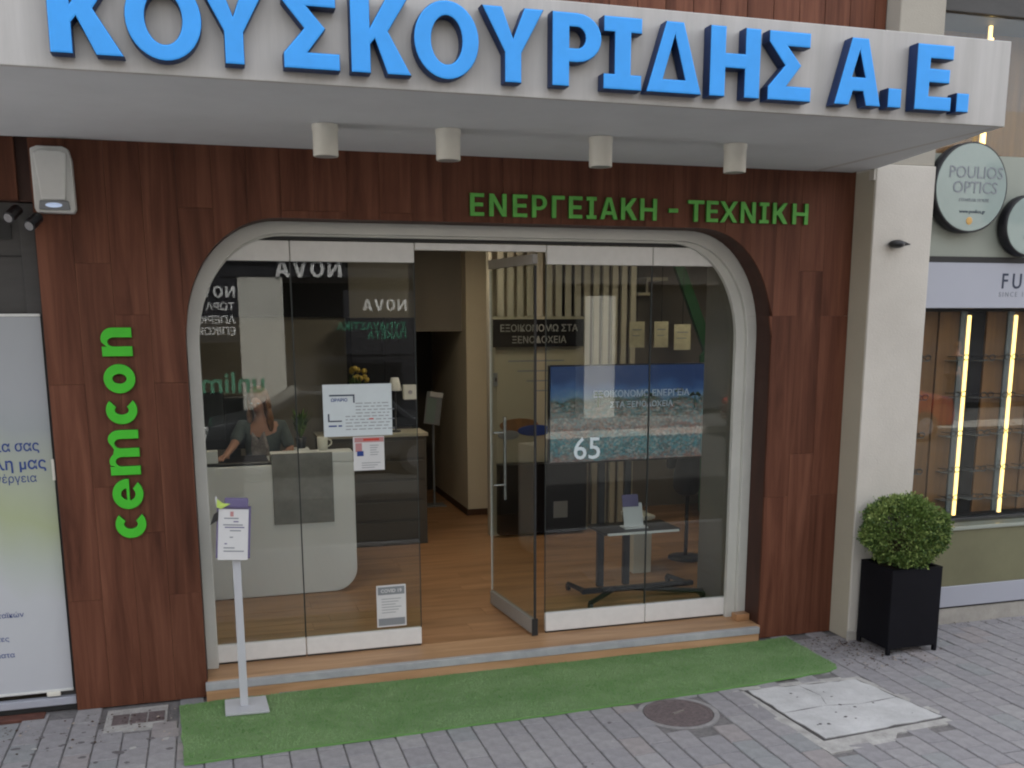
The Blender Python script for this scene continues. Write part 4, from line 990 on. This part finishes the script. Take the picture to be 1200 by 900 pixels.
MB().box(1.42, 2.115, 10.60, 10.94, 1.28, 2.43, 'dark_panel').build('body', t, .003, 1); MB().box(1.425, 1.765, 10.585, 10.599, 1.285, 2.425, 'dark_panel').build('door', t, .002, 1); MB().box(1.77, 2.11, 10.585, 10.599, 1.285, 2.425, 'dark_panel').build('door', t, .002, 1)
t = thing('flower_vase', 'yellow flowers in a dark vase on the cabinet behind the desk', 'flowers')
MB().lathe((1.42, 10.15, 1.276), [(.05, 0), (.08, .12), (.05, .28), (.055, .30)], 'black_plastic', 20).build('vase', t); leafy(t, (1.42, 10.15, 1.52), 40, .16, .36, 5, True)
t = thing('white_lamp', 'small white desk lamp on the back cabinet near the yellow flowers', 'lamp')
MB().lathe((1.80, 10.15, 1.276), [(.05, 0), (.05, .015), (.008, .02), (.008, .42), (.004, .43)], 'black_plastic', 16).build('base', t); MB().lathe((1.80, 10.15, 1.70), [(.07, 0), (.04, .13), (.038, .13)], 'paper_white', 18).build('lamp_shade', t)
# office chair
t = thing('office_chair', 'black high office chair behind the worker', 'chair')
MB().box(-.08, .44, 9.42, 9.48, 1.25, 1.74, 'black_plastic').build('backrest', t, .05, 4); MB().box(-.10, .46, 8.98 + .02, 9.42, .80, .88, 'black_plastic').build('seat', t, .03, 3)
MB().tube((.18, 9.2, .20), (.18, 9.2, .80), .03, 'black_metal').build('gas_column', t); MB().box(.13, .23, 9.44, 9.50, .82, 1.30, 'black_metal').build('back_stem', t)
for k in range(5):
    a = k * 1.2566; e = (.18 + .28 * math.cos(a), 9.2 + .28 * math.sin(a), FZ + .055)
    lg = MB().tube((.18, 9.2, .20), e, .022, 'black_metal', .015).build('leg', t); MB().tube((e[0] - .012, e[1], FZ + .027), (e[0] + .012, e[1], FZ + .027), .026, 'black_plastic').build('caster', lg)

# ------------------------------------------------------------------ people
def skinned(name, nodes, edges, mt, parent=None, sub=2):
    """one continuous surface grown round a skeleton: nodes = [(x, y, z, radius)]"""
    me = bpy.data.meshes.new(name); me.from_pydata([n_[:3] for n_ in nodes], edges, []); me.materials.append(MAT[mt])
    o = bpy.data.objects.new(name, me); COL.objects.link(o)
    sk = o.modifiers.new('skin', 'SKIN'); sk.use_smooth_shade = True
    for i, n_ in enumerate(nodes):
        rr = n_[3] if isinstance(n_[3], tuple) else (n_[3], n_[3]); me.skin_vertices[0].data[i].radius = rr
    me.skin_vertices[0].data[0].use_root = True
    sb = o.modifiers.new('sub', 'SUBSURF'); sb.levels = sub; sb.render_levels = sub
    bpy.context.view_layer.update()
    m2 = bpy.data.meshes.new_from_object(o.evaluated_get(bpy.context.evaluated_depsgraph_get())); m2.name = name
    for p in m2.polygons: p.use_smooth = True
    bpy.data.objects.remove(o); o = link(name, m2, parent); return o
def person(root, P, skin='skin', top='cardigan', under='shirt', legs='trousers', hair='hair', long_hair=True):
    """P maps joint names to points (root-relative)"""
    V = {k: Vector(v) for k, v in P.items()}
    N, E, idx = [], [], {}
    def nd(k, p, r_): idx[k] = len(N); N.append((p.x, p.y, p.z, r_)); return idx[k]
    def ln(a, b_): E.append((idx[a], idx[b_]))
    nd('pelvis', V['pelvis'], (.15, .11)); nd('waist', V['pelvis'].lerp(V['chest'], .5), (.125, .095)); nd('chest', V['chest'], (.155, .105)); nd('upper', V['chest'].lerp(V['neck'], .6), (.11, .08)); nd('neck', V['neck'], .048); nd('jaw', V['neck'].lerp(V['head'], .38), .044); nd('head', V['head'], (.075, .092)); nd('crown', V['head'] + (V['head'] - V['neck']).normalized() * .075, (.058, .07))
    for a, b_ in (('pelvis', 'waist'), ('waist', 'chest'), ('chest', 'upper'), ('upper', 'neck'), ('neck', 'jaw'), ('jaw', 'head'), ('head', 'crown')): ln(a, b_)
    Fd = V['face'].normalized(); nd('chin', V['head'] + Fd * .045 + Vector((0, 0, -.066)), (.036, .034)); ln('head', 'chin')
    for s in 'LR':
        nd('sh' + s, V['sh' + s], .055); nd('el' + s, V['el' + s], .038); nd('wr' + s, V['wr' + s], .026); ln('upper', 'sh' + s); ln('sh' + s, 'el' + s); ln('el' + s, 'wr' + s)
        d_ = (V['wr' + s] - V['el' + s]).normalized(); hd = V['hd' + s] - V['wr' + s] if 'hd' + s in V else d_ * .09
        nd('pa' + s, V['wr' + s] + hd * .8, (.038, .018)); ln('wr' + s, 'pa' + s)
        side = hd.cross(Vector((0, 0, 1))); side = side.normalized() if side.length > .01 else Vector((1, 0, 0)); hdn = hd.normalized()
        for q, (o_, l_) in enumerate(((-.027, .060), (-.009, .072), (.009, .068), (.027, .052))):
            b0 = V['wr' + s] + hd + side * o_; nd('f%d%s' % (q, s), b0 + hdn * l_ * .4, .0088); nd('g%d%s' % (q, s), b0 + hdn * l_ * .9 + Vector((0, 0, -.018)), .0075); ln('pa' + s, 'f%d%s' % (q, s)); ln('f%d%s' % (q, s), 'g%d%s' % (q, s))
        nd('t' + s, V['wr' + s] + hd * .5 + side * -.045, .010); nd('u' + s, V['wr' + s] + hd * .95 + side * -.06, .0085); ln('pa' + s, 't' + s); ln('t' + s, 'u' + s)
        nd('hp' + s, V['hp' + s], .085); nd('kn' + s, V['kn' + s], .055); nd('an' + s, V['an' + s], .036); nd('to' + s, V['to' + s], .032); ln('pelvis', 'hp' + s); ln('hp' + s, 'kn' + s); ln('kn' + s, 'an' + s); ln('an' + s, 'to' + s)
    skinned('body', N, E, skin, root)
    # clothing: a second skin a little wider
    g = .024
    N2 = [(*N[idx[k]][:3], tuple(c + g for c in N[idx[k]][3]) if isinstance(N[idx[k]][3], tuple) else N[idx[k]][3] + g) for k in ('pelvis', 'waist', 'chest', 'upper')]
    E2 = [(0, 1), (1, 2), (2, 3)]
    for s in 'LR':
        k0 = len(N2); e_ = V['sh' + s].lerp(V['el' + s], .95)
        N2 += [(*V['sh' + s], .072), (*e_, .056)]; E2 += [(3, k0), (k0, k0 + 1)]
    skinned('top', N2, E2, top, root)
    N3 = [(*V['pelvis'], (.165, .125))]; E3 = []
    for s in 'LR':
        k0 = len(N3); N3 += [(*V['hp' + s], .10), (*V['kn' + s], .072), (*V['an' + s], .056)]; E3 += [(0, k0), (k0, k0 + 1), (k0 + 1, k0 + 2)]
    skinned('trousers', N3, E3, legs, root)
    mb = MB()
    for s in 'LR':
        a, b_ = V['an' + s], V['to' + s]; dn = (b_ - a); dn.z = 0; dn.normalize(); mb.ell((a + b_) / 2 - Vector((0, 0, .005)) + dn * .02, (.045, .045, .04), 'black_plastic'); mb.ell(b_ + dn * .02, (.045, .05, .03), 'black_plastic')
    mb.build('shoes', root)
    F = V['face'].normalized(); H = V['head']; side = F.cross(Vector((0, 0, 1))).normalized(); up = side.cross(F)
    if under:
        c = V['chest'].lerp(V['neck'], .15) + F * .095; Mf = Matrix((side, F, up)).transposed().to_4x4()
        MB().prism([(-.062, -.30), (.062, -.30), (.075, -.05), (.05, .10), (0, .02), (-.05, .10), (-.075, -.05)], -.03, .035, under, Matrix.Translation(c) @ Mf).build('shirt_front', root, .012, 2)
    mb = MB()
    for s in (-1, 1):
        mb.ell(H + F * .077 + side * s * .029 + up * .004, (.011, .008, .006), 'paper_white', 8, 6); mb.ell(H + F * .0835 + side * s * .029 + up * .004, (.005, .003, .005), 'black_plastic', 8, 6)
    mb.build('eyes', root)
    MB().ell(H + F * .086 - up * .020, (.011, .014, .022), skin, 10, 8).build('nose', root)
    MB().ell(H + F * .080 - up * .056, (.021, .008, .005), 'ink_pink', 10, 6).build('mouth', root)
    mb = MB()
    for s in (-1, 1): mb.ell(H + side * s * .078 - up * .005, (.010, .018, .028), skin, 8, 6)
    mb.build('ears', root)
    mb = MB(); Mh = Matrix((side, F, up)).transposed()
    mb.ell(H - F * .034 + up * .040, (.090, .092, .086), hair, 20, 12, Mh)
    if long_hair:
        for s in (-1, 1):
            mb.ell(H + side * s * .082 - F * .03 - up * .05, (.022, .050, .11), hair, 12, 8, Mh); mb.ell(H + side * s * .088 - F * .010 - up * .18, (.030, .045, .12), hair, 12, 8, Mh)
        mb.ell(H - F * .075 - up * .10, (.085, .04, .16), hair, 14, 8, Mh)
    mb.build('hair', root)
t = thing('person', 'worker with long auburn hair and grey cardigan behind the reception desk', 'person', loc=(.38, 9.22, FZ))
person(t, dict(pelvis=(.02, .02, .90), chest=(.035, -.10, 1.24), neck=(.02, -.16, 1.44), head=(.0, -.22, 1.61), face=(-.35, -.93, -.25),
               shL=(.20, -.10, 1.37), elL=(.27, -.20, 1.16), wrL=(.21, -.40, 1.17), hdL=(.16, -.47, 1.165), shR=(-.14, -.12, 1.38), elR=(-.22, -.30, 1.24), wrR=(-.30, -.48, 1.17), hdR=(-.33, -.55, 1.165),
               hpL=(.10, .03, .84), knL=(.11, -.02, .48), anL=(.11, .06, .08), toL=(.12, -.08, .035), hpR=(-.07, .03, .84), knR=(-.08, -.01, .48), anR=(-.09, .08, .08), toR=(-.10, -.06, .035)))

# ------------------------------------------------------------------ hallway stand
t = thing('info_stand', 'slim information stand with a teal leaflet in the dark hallway', 'stand', loc=(2.60, 12.05, FZ))
MB().box(-.13, .13, -.12, .12, 0, .012, 'grey_plastic').build('base_plate', t, .003, 1); MB().tube((0, 0, .012), (0, 0, 1.12), .014, 'grey_plastic').build('pole', t)
Mx = Matrix.Translation((.0, -.03, 1.22)) @ Matrix.Rotation(R(10), 4, 'Y') @ Matrix.Rotation(R(-12), 4, 'X')
MB().box(-.10, .10, 0, .008, -.20, .20, 'grey_plastic', Mx).build('panel', t); MB().box(-.085, .03, -.003, -.0005, -.18, .12, 'optic_disc', Mx).build('leaflet', t); MB().box(-.06, .10, -.02, 0, .14, .20, 'paper_white', Mx).build('header', t)

# ------------------------------------------------------------------ partition with slats
PY = 10.14
t = thing('display_partition', 'cream partition with upright slats above and posters on its face', 'partition')
MB().box(2.83, 3.86, PY, PY + .06, FZ, 2.44, 'cream').build('panel_board', t)
MB().box(2.79, 2.828, PY - .02, PY + .08, FZ, 3.25, 'slat').build('end_post', t, .003, 1)
MB().box(2.80, 3.86, PY - .03, PY - .001, FZ + .001, FZ + .03, 'slat').build('plinth', t, .003, 1)
x = 2.90
while x < 4.42:
    MB().box(x, x + .062, PY - .005, PY + .045, 2.441 if x < 3.80 else FZ, 3.25, 'slat').build('slat', t, .003, 1); x += .106
MB().box(3.862, 4.46, PY + .05, PY + .10, FZ, 3.25, 'room_wall').build('backing', t)
t = thing('black_slogan_board', 'black board with pale Greek capitals below the slats', 'sign')
MB().box(2.83, 3.83, PY - .05, PY - .032, 2.125, 2.41, 'dark_panel').build('board', t, .002, 1)
words('ΕΞΟΙΚΟΝΟΜΩ ΣΤΑ', .098, (3.33, PY - .0515, 2.285), t, 'sign_text', align='CENTER', bold=.0008, sx=.96)
words('ΞΕΝΟΔΟΧΕΙΑ', .098, (3.33, PY - .0515, 2.165), t, 'sign_text', align='CENTER', bold=.0008, sx=.96)
t = thing('wall_poster', 'cream poster with lines of print and a brown table picture on the partition', 'poster')
MB().box(2.87, 3.80, PY - .012, PY - .002, .905, 2.09, 'cream').build('sheet', t)
mb = MB()
for i in range(4): mb.box(3.00 + .1 * i, 3.62, PY - .0135, PY - .0125, 1.97 - i * .105, 1.985 - i * .105, 'ink_grey')
mb.build('small_print', t)
mb = MB(); mb.ell((3.12, PY - .014, 1.30), (.22, .002, .075), 'optic_wood', 18, 8); mb.ell((3.30, PY - .0165, 1.24), (.20, .002, .06), 'ink_blue', 16, 8); mb.ell((3.0, PY - .018, 1.20), (.12, .002, .05), 'grey_plastic', 14, 8)
mb.ell((3.55, PY - .014, 1.42), (.06, .002, .18), 'tile_red', 12, 8); mb.ell((3.56, PY - .016, 1.22), (.05, .002, .07), 'ink_pink', 12, 8); mb.build('table_print', t)
t = thing('black_counter_panel', 'black base panel with a pale square at the foot of the partition', 'panel')
MB().box(2.86, 3.84, PY - .16, PY - .032, FZ + .031, .895, 'dark_panel').build('body', t, .004, 1)
MB().box(3.46, 3.62, PY - .165, PY - .161, .30, .48, 'grey_plastic').build('pale_square', t)
t = thing('wall_switch', 'small dark switch at the left edge of the poster', 'switch')
MB().box(2.835, 2.88, PY - .03, PY - .0125, 1.72, 1.86, 'grey_plastic').build('plate', t, .003, 1); MB().box(2.85, 2.868, PY - .036, PY - .0305, 1.77, 1.81, 'black_plastic').build('rocker', t)

# ------------------------------------------------------------------ television on a rolling stand
t = thing('television', 'large flat television showing a resort pool under blue sky', 'television')
MB().box(2.565, 3.945, 7.515, 7.56, 1.268, 2.062, 'black_plastic').build('casing', t, .006, 1)
MB().box(2.575, 3.935, 7.509, 7.5145, 1.285, 2.052, 'screen').build('screen', t)
mb = MB(); r = random.Random(6)
for (x, z, s) in ((3.42, 1.80, 1.0), (3.70, 1.84, .7), (2.98, 1.82, .8), (3.84, 1.80, .9)):
    mb.box(x - .004 * s, x + .004 * s, 7.5075, 7.5085, z - .12 * s, z, 'leaf_b')
    for k in range(9):
        a = R(-20 + k * 27); mb.add([(x, 7.507, z), (x + math.cos(a) * .04 * s, 7.507, z + math.sin(a) * .025 * s + .01), (x + math.cos(a) * .07 * s, 7.507, z + math.sin(a) * .03 * s - .012)], [(0, 1, 2)], 'leaf_b')
mb.build('palm_print', t)
words('ΕΞΟΙΚΟΝΟΜΩ ΕΝΕΡΓΕΙΑ', .072, (3.36, 7.5065, 1.80), t, 'screen_pale', align='CENTER', bold=.0006)
words('ΣΤΑ ΞΕΝΟΔΟΧΕΙΑ', .064, (3.36, 7.5065, 1.715), t, 'screen_pale', align='CENTER', bold=.0006)
words('65', .25, (2.765, 7.5055, 1.305), t, 'screen_white', bold=.001)
t = thing('television_stand', 'black rolling stand on casters carrying the television', 'stand')
for x in (3.05, 3.285): MB().box(x - .028, x + .028, 7.575, 7.62, .20, 1.75, 'black_metal').build('upright', t, .003, 1)
MB().box(2.95, 3.42, 7.5605, 7.5745, 1.45, 1.85, 'black_metal').build('bracket', t)
sh = MB().box(2.93, 3.60, 7.22, 7.60, .72, .742, 'black_metal').build('shelf', t, .005, 1)
MB().box(2.96, 3.58, 7.20, 7.219, .722, .738, 'rail_metal').build('shelf_edge', sh)
MB().box(2.86, 3.88, 7.50, 7.56, .165, .205, 'black_metal').build('base_bar', t, .006, 1)
for a, b_ in (((3.15, 7.53, .185), (2.83, 7.24, .17)), ((3.3, 7.53, .185), (3.86, 7.30, .17)), ((2.90, 7.53, .18), (2.86, 7.85, .17)), ((3.84, 7.53, .18), (3.80, 7.85, .17))):
    lg = MB().tube(a, b_, .024, 'black_metal', .020).build('leg', t); MB().tube((b_[0] - .014, b_[1], FZ + .031), (b_[0] + .014, b_[1], FZ + .031), .030, 'black_plastic').build('caster', lg)
t = thing('leaflet_holder', 'white leaflet holder with purple sheets on the television stand shelf', 'holder', loc=(3.25, 7.36, .743))
Mx = Matrix.Rotation(R(-14), 4, 'X')
MB().box(-.085, .085, .0, .006, 0, .20, 'paper_white', Mx).build('tray', t); MB().box(-.07, .06, -.004, -.001, .02, .17, 'paper_white', Mx).build('sheet', t); MB().box(-.09, .05, -.012, -.006, .17, .27, 'purple', Mx).build('leaflet', t); MB().box(-.10, .10, -.06, .06, 0, .01, 'paper_white').build('foot', t)
t = thing('white_box', 'white carton behind the television stand near the right column', 'box')
MB().box(3.62, 3.80, 8.2, 8.45, FZ, .62, 'mug').build('carton', t, .004, 1); MB().box(3.60, 3.82, 8.18, 8.47, .621, .65, 'mug').build('lid', t, .003, 1)
t = thing('dark_coat_stand', 'dark coat hanging on a stand behind the right glass panel', 'coat stand')
MB().tube((4.35, 8.6, FZ), (4.35, 8.6, 1.75), .018, 'black_metal').build('pole', t); MB().lathe((4.35, 8.6, FZ), [(.17, 0), (.17, .02), (.02, .03)], 'black_metal', 20).build('base', t)
skinned('coat', [(4.35, 8.6, 1.35, (.14, .10)), (4.34, 8.6, 1.05, (.17, .11)), (4.33, 8.6, .72, (.20, .13)), (4.20, 8.58, 1.38, .06), (4.14, 8.56, 1.0, .05), (4.50, 8.6, 1.38, .06), (4.55, 8.6, 1.0, .05)], [(0, 1), (1, 2), (0, 3), (3, 4), (0, 5), (5, 6)], 'trousers', t)

# ------------------------------------------------------------------ stair at the right, hanging sheets
t = thing('staircase', 'staircase with pale step edges behind the television', 'staircase')
sx, sz = 4.16, 2.37
for k in range(0, 4):
    x = sx + k * .19; z = sz + k * .165
    if z < FZ + .05: continue
    st = MB().box(x, x + .26, 10.5, 11.15, z - .035, z, 'cream').build('tread', t, .003, 1)
    MB().box(x, x + .02, 10.515, 11.15, z - .165, z - .036, 'slat').build('riser', t)
MB().prism([(4.86, 3.25), (4.98, 3.25), (5.52, 2.02), (5.38, 2.02)], 10.30, 10.36, 'stair_green').build('stringer', t, .003, 1)
MB().prism([(5.30, 2.0), (5.56, 2.3), (5.60, 2.0), (5.55, .2), (5.35, .2)], 10.25, 10.29, 'stair_green').build('newel_panel', t)
MB().box(4.10, 4.24, 10.25, 10.29, 1.2, 2.33, 'stair_green').build('stair_post', t)
for i, (xa, xb, lab) in enumerate(((4.10, 4.265, 'left of the three pale certificates'), (4.375, 4.53, 'middle one of the three pale certificates'), (4.60, 4.785, 'right of the three pale certificates'))):
    t = thing('hanging_sheet', '%s hanging above the television' % lab, 'certificate', 'pale certificates above the television')
    dz = -.03 if i == 2 else 0
    MB().box(xa, xb, 9.495, 9.505, 2.125 + dz, 2.385 + dz, 'paper_yellow').build('sheet', t); MB().box(xa + .03, xb - .03, 9.4935, 9.4945, 2.30 + dz, 2.31 + dz, 'ink_grey').box(xa + .03, xb - .05, 9.4935, 9.4945, 2.24 + dz, 2.248 + dz, 'ink_grey').build('small_print', t)
    MB().tube(((xa + xb) / 2, 9.5, 2.385 + dz), ((xa + xb) / 2, 9.5, 3.3), .003, 'black_metal').build('cord', t)

# added glowing ceiling panels, out of view, to brighten the room
for i, (x, y, lab) in enumerate(((2.35, 9.55, 'added ceiling panel brightening the slatted partition'), (.5, 7.75, 'added ceiling panel brightening the reception desk'), (5.0, 9.0, 'added ceiling panel brightening the stair'))):
    t = thing('fill_panel', lab, 'lamp', 'added fill panels on the shop ceiling')
    MB().box(x - .3, x + .3, y - .15, y + .15, 3.27, 3.299, 'rail_metal').build('housing', t); MB().box(x - .27, x + .27, y - .12, y + .12, 3.262, 3.2695, 'fill_warm').build('diffuser', t)

# ================================================================== ACROSS THE STREET (seen in the glass)
t = thing('opposite_building', 'apartment block across the street, mirrored in the shop glass', 'building')
MB().box(-30, 30, -16, -9.6, 3.2, 7.6, 'opp_wall').build('upper_floors', t)
MB().box(-30, 30, -16, -10.4, 0, 3.2, 'opp_dark').build('shop_windows', t)
for x in (-6, -3, 14.2, -9, 23): MB().box(x, x + .8, -10.4, -9.6, 0, 3.2, 'opp_column').build('column', t)
MB().box(.66, 1.6, -9.6, -9.0, 0, 3.27, 'opp_column').build('column', t)
MB().box(8.6, 9.38, -9.6, -9.0, 0, 2.9, 'opp_column').build('column', t)
for k in range(1):
    for i in range(10):
        x = -22 + i * 4.6; z = 4.8 + k * 3.0
        MB().box(x, x + 1.6, -9.6, -9.585, z, z + 1.5, 'opp_dark').build('window', t)
    MB().box(-30, 30, -9.6, -8.6, 4.0 + k * 3.0, 4.15 + k * 3.0, 'opp_wall').build('balcony_slab', t)
t = thing('phone_shop_signs', 'dark boards with white capitals across the street, mirrored in the glass', 'sign')
MB().box(.2, 7.5, -9.2, -9.0, 3.28, 4.1, 'opp_dark').build('board', t); MB().box(2.9, 4.9, -9.1, -9.0, 1.6, 3.0, 'opp_dark').build('board', t); MB().box(-1.6, .65, -9.1, -9.0, 1.9, 3.26, 'opp_dark').build('board', t)
def far_word(txt, xr, z, H, ink='opp_white', wr=.85, st=.22):
    x = xr
    for c in txt:
        W = H * wr; letter(c, W, H, st, .04, ink, ink, (x, -8.998, z), FACE_SHOP, t, bev=.003); x -= W * 1.22
far_word('NOVA', 2.88, 3.28, .36); far_word('NOVA', 4.31, 2.56, .25); far_word('NOVA', .60, 2.84, .24)
for s, z, xx, ink in (('ΤΩΡΑ', 2.58, .58, 'opp_white'), ('ΑΠΕΡΙΟΡΙΣΤΗ', 2.30, .58, 'opp_white'), ('ΕΠΙΚΟΙΝΩΝΙΑ', 2.06, .58, 'opp_white'), ('ΣΥΝΔΥΑΣΤΙΚΑ', 2.15, 4.3, 'opp_green'), ('ΠΑΚΕΤΑ', 1.95, 4.3, 'opp_green')):
    words(s, .22, (xx, -8.995, z), t, ink, B=FACE_SHOP, bold=.004)
words('unlimited', .62, (1.15, -8.995, .82), t, 'opp_green', B=FACE_SHOP, bold=.01)
# parked red car and a pedestrian, mirrored in the optician window
def car(loc, rot, paint, lab):
    t = thing('parked_car', lab, 'car', loc=loc); t.rotation_euler = (0, 0, rot)
    side = [(-2.05, .32), (-2.08, .62), (-1.95, .86), (-1.25, .95), (-.75, 1.36), (.55, 1.42), (1.25, 1.02), (1.95, .90), (2.08, .60), (2.05, .30)]
    MB().prism(side, -.82, .82, paint).build('body', t, .07, 3)
    for s in (-1, 1): MB().prism([(-1.1, .96), (-.70, 1.30), (.48, 1.35), (1.05, 1.02)], s * .825 - .004, s * .825 + .004, 'car_glass').build('side_window', t)
    for x in (-1.3, 1.3):
        for s in (-1, 1):
            wh = MB().tube((x, s * .70, .31), (x, s * .86, .31), .31, 'tyre', n=28).build('wheel', t); MB().tube((x, s * .861, .31), (x, s * .87, .31), .19, 'rim', n=20).build('rim', wh)
    for s in (-1, 1): MB().ell((2.03, s * .6, .68), (.06, .16, .08), 'opp_white').build('headlight', t); MB().ell((-2.03, s * .62, .74), (.05, .14, .08), 'ink_red').build('tail_light', t)
car((12.7, -5.2, -.13), 0, 'red_paint', 'red hatchback parked across the street, mirrored in the optician window')
car((1.9, -3.3, -.13), math.pi, 'grey_paint', 'added dark grey hatchback that darkens the reflection in the shop glass')  # car added to darken the lower part of the shop glass reflection
t = thing('person', 'pedestrian in a grey top walking on the far pavement, mirrored in the optician window', 'person', loc=(18.0, -8.3, 0.002))
person(t, dict(pelvis=(0, 0, .95), chest=(.02, 0, 1.28), neck=(.03, 0, 1.48), head=(.06, 0, 1.64), face=(1, 0, -.05), shL=(.02, .19, 1.41), elL=(-.10, .24, 1.14), wrL=(-.02, .25, .90), shR=(.02, -.19, 1.41), elR=(.06, -.24, 1.13), wrR=(.20, -.24, .93),
               hpL=(0, .09, .88), knL=(.18, .09, .50), anL=(.20, .09, .09), toL=(.34, .09, .04), hpR=(0, -.09, .88), knR=(-.06, -.09, .50), anR=(-.28, -.09, .13), toR=(-.17, -.09, .04)), under=None, long_hair=False)
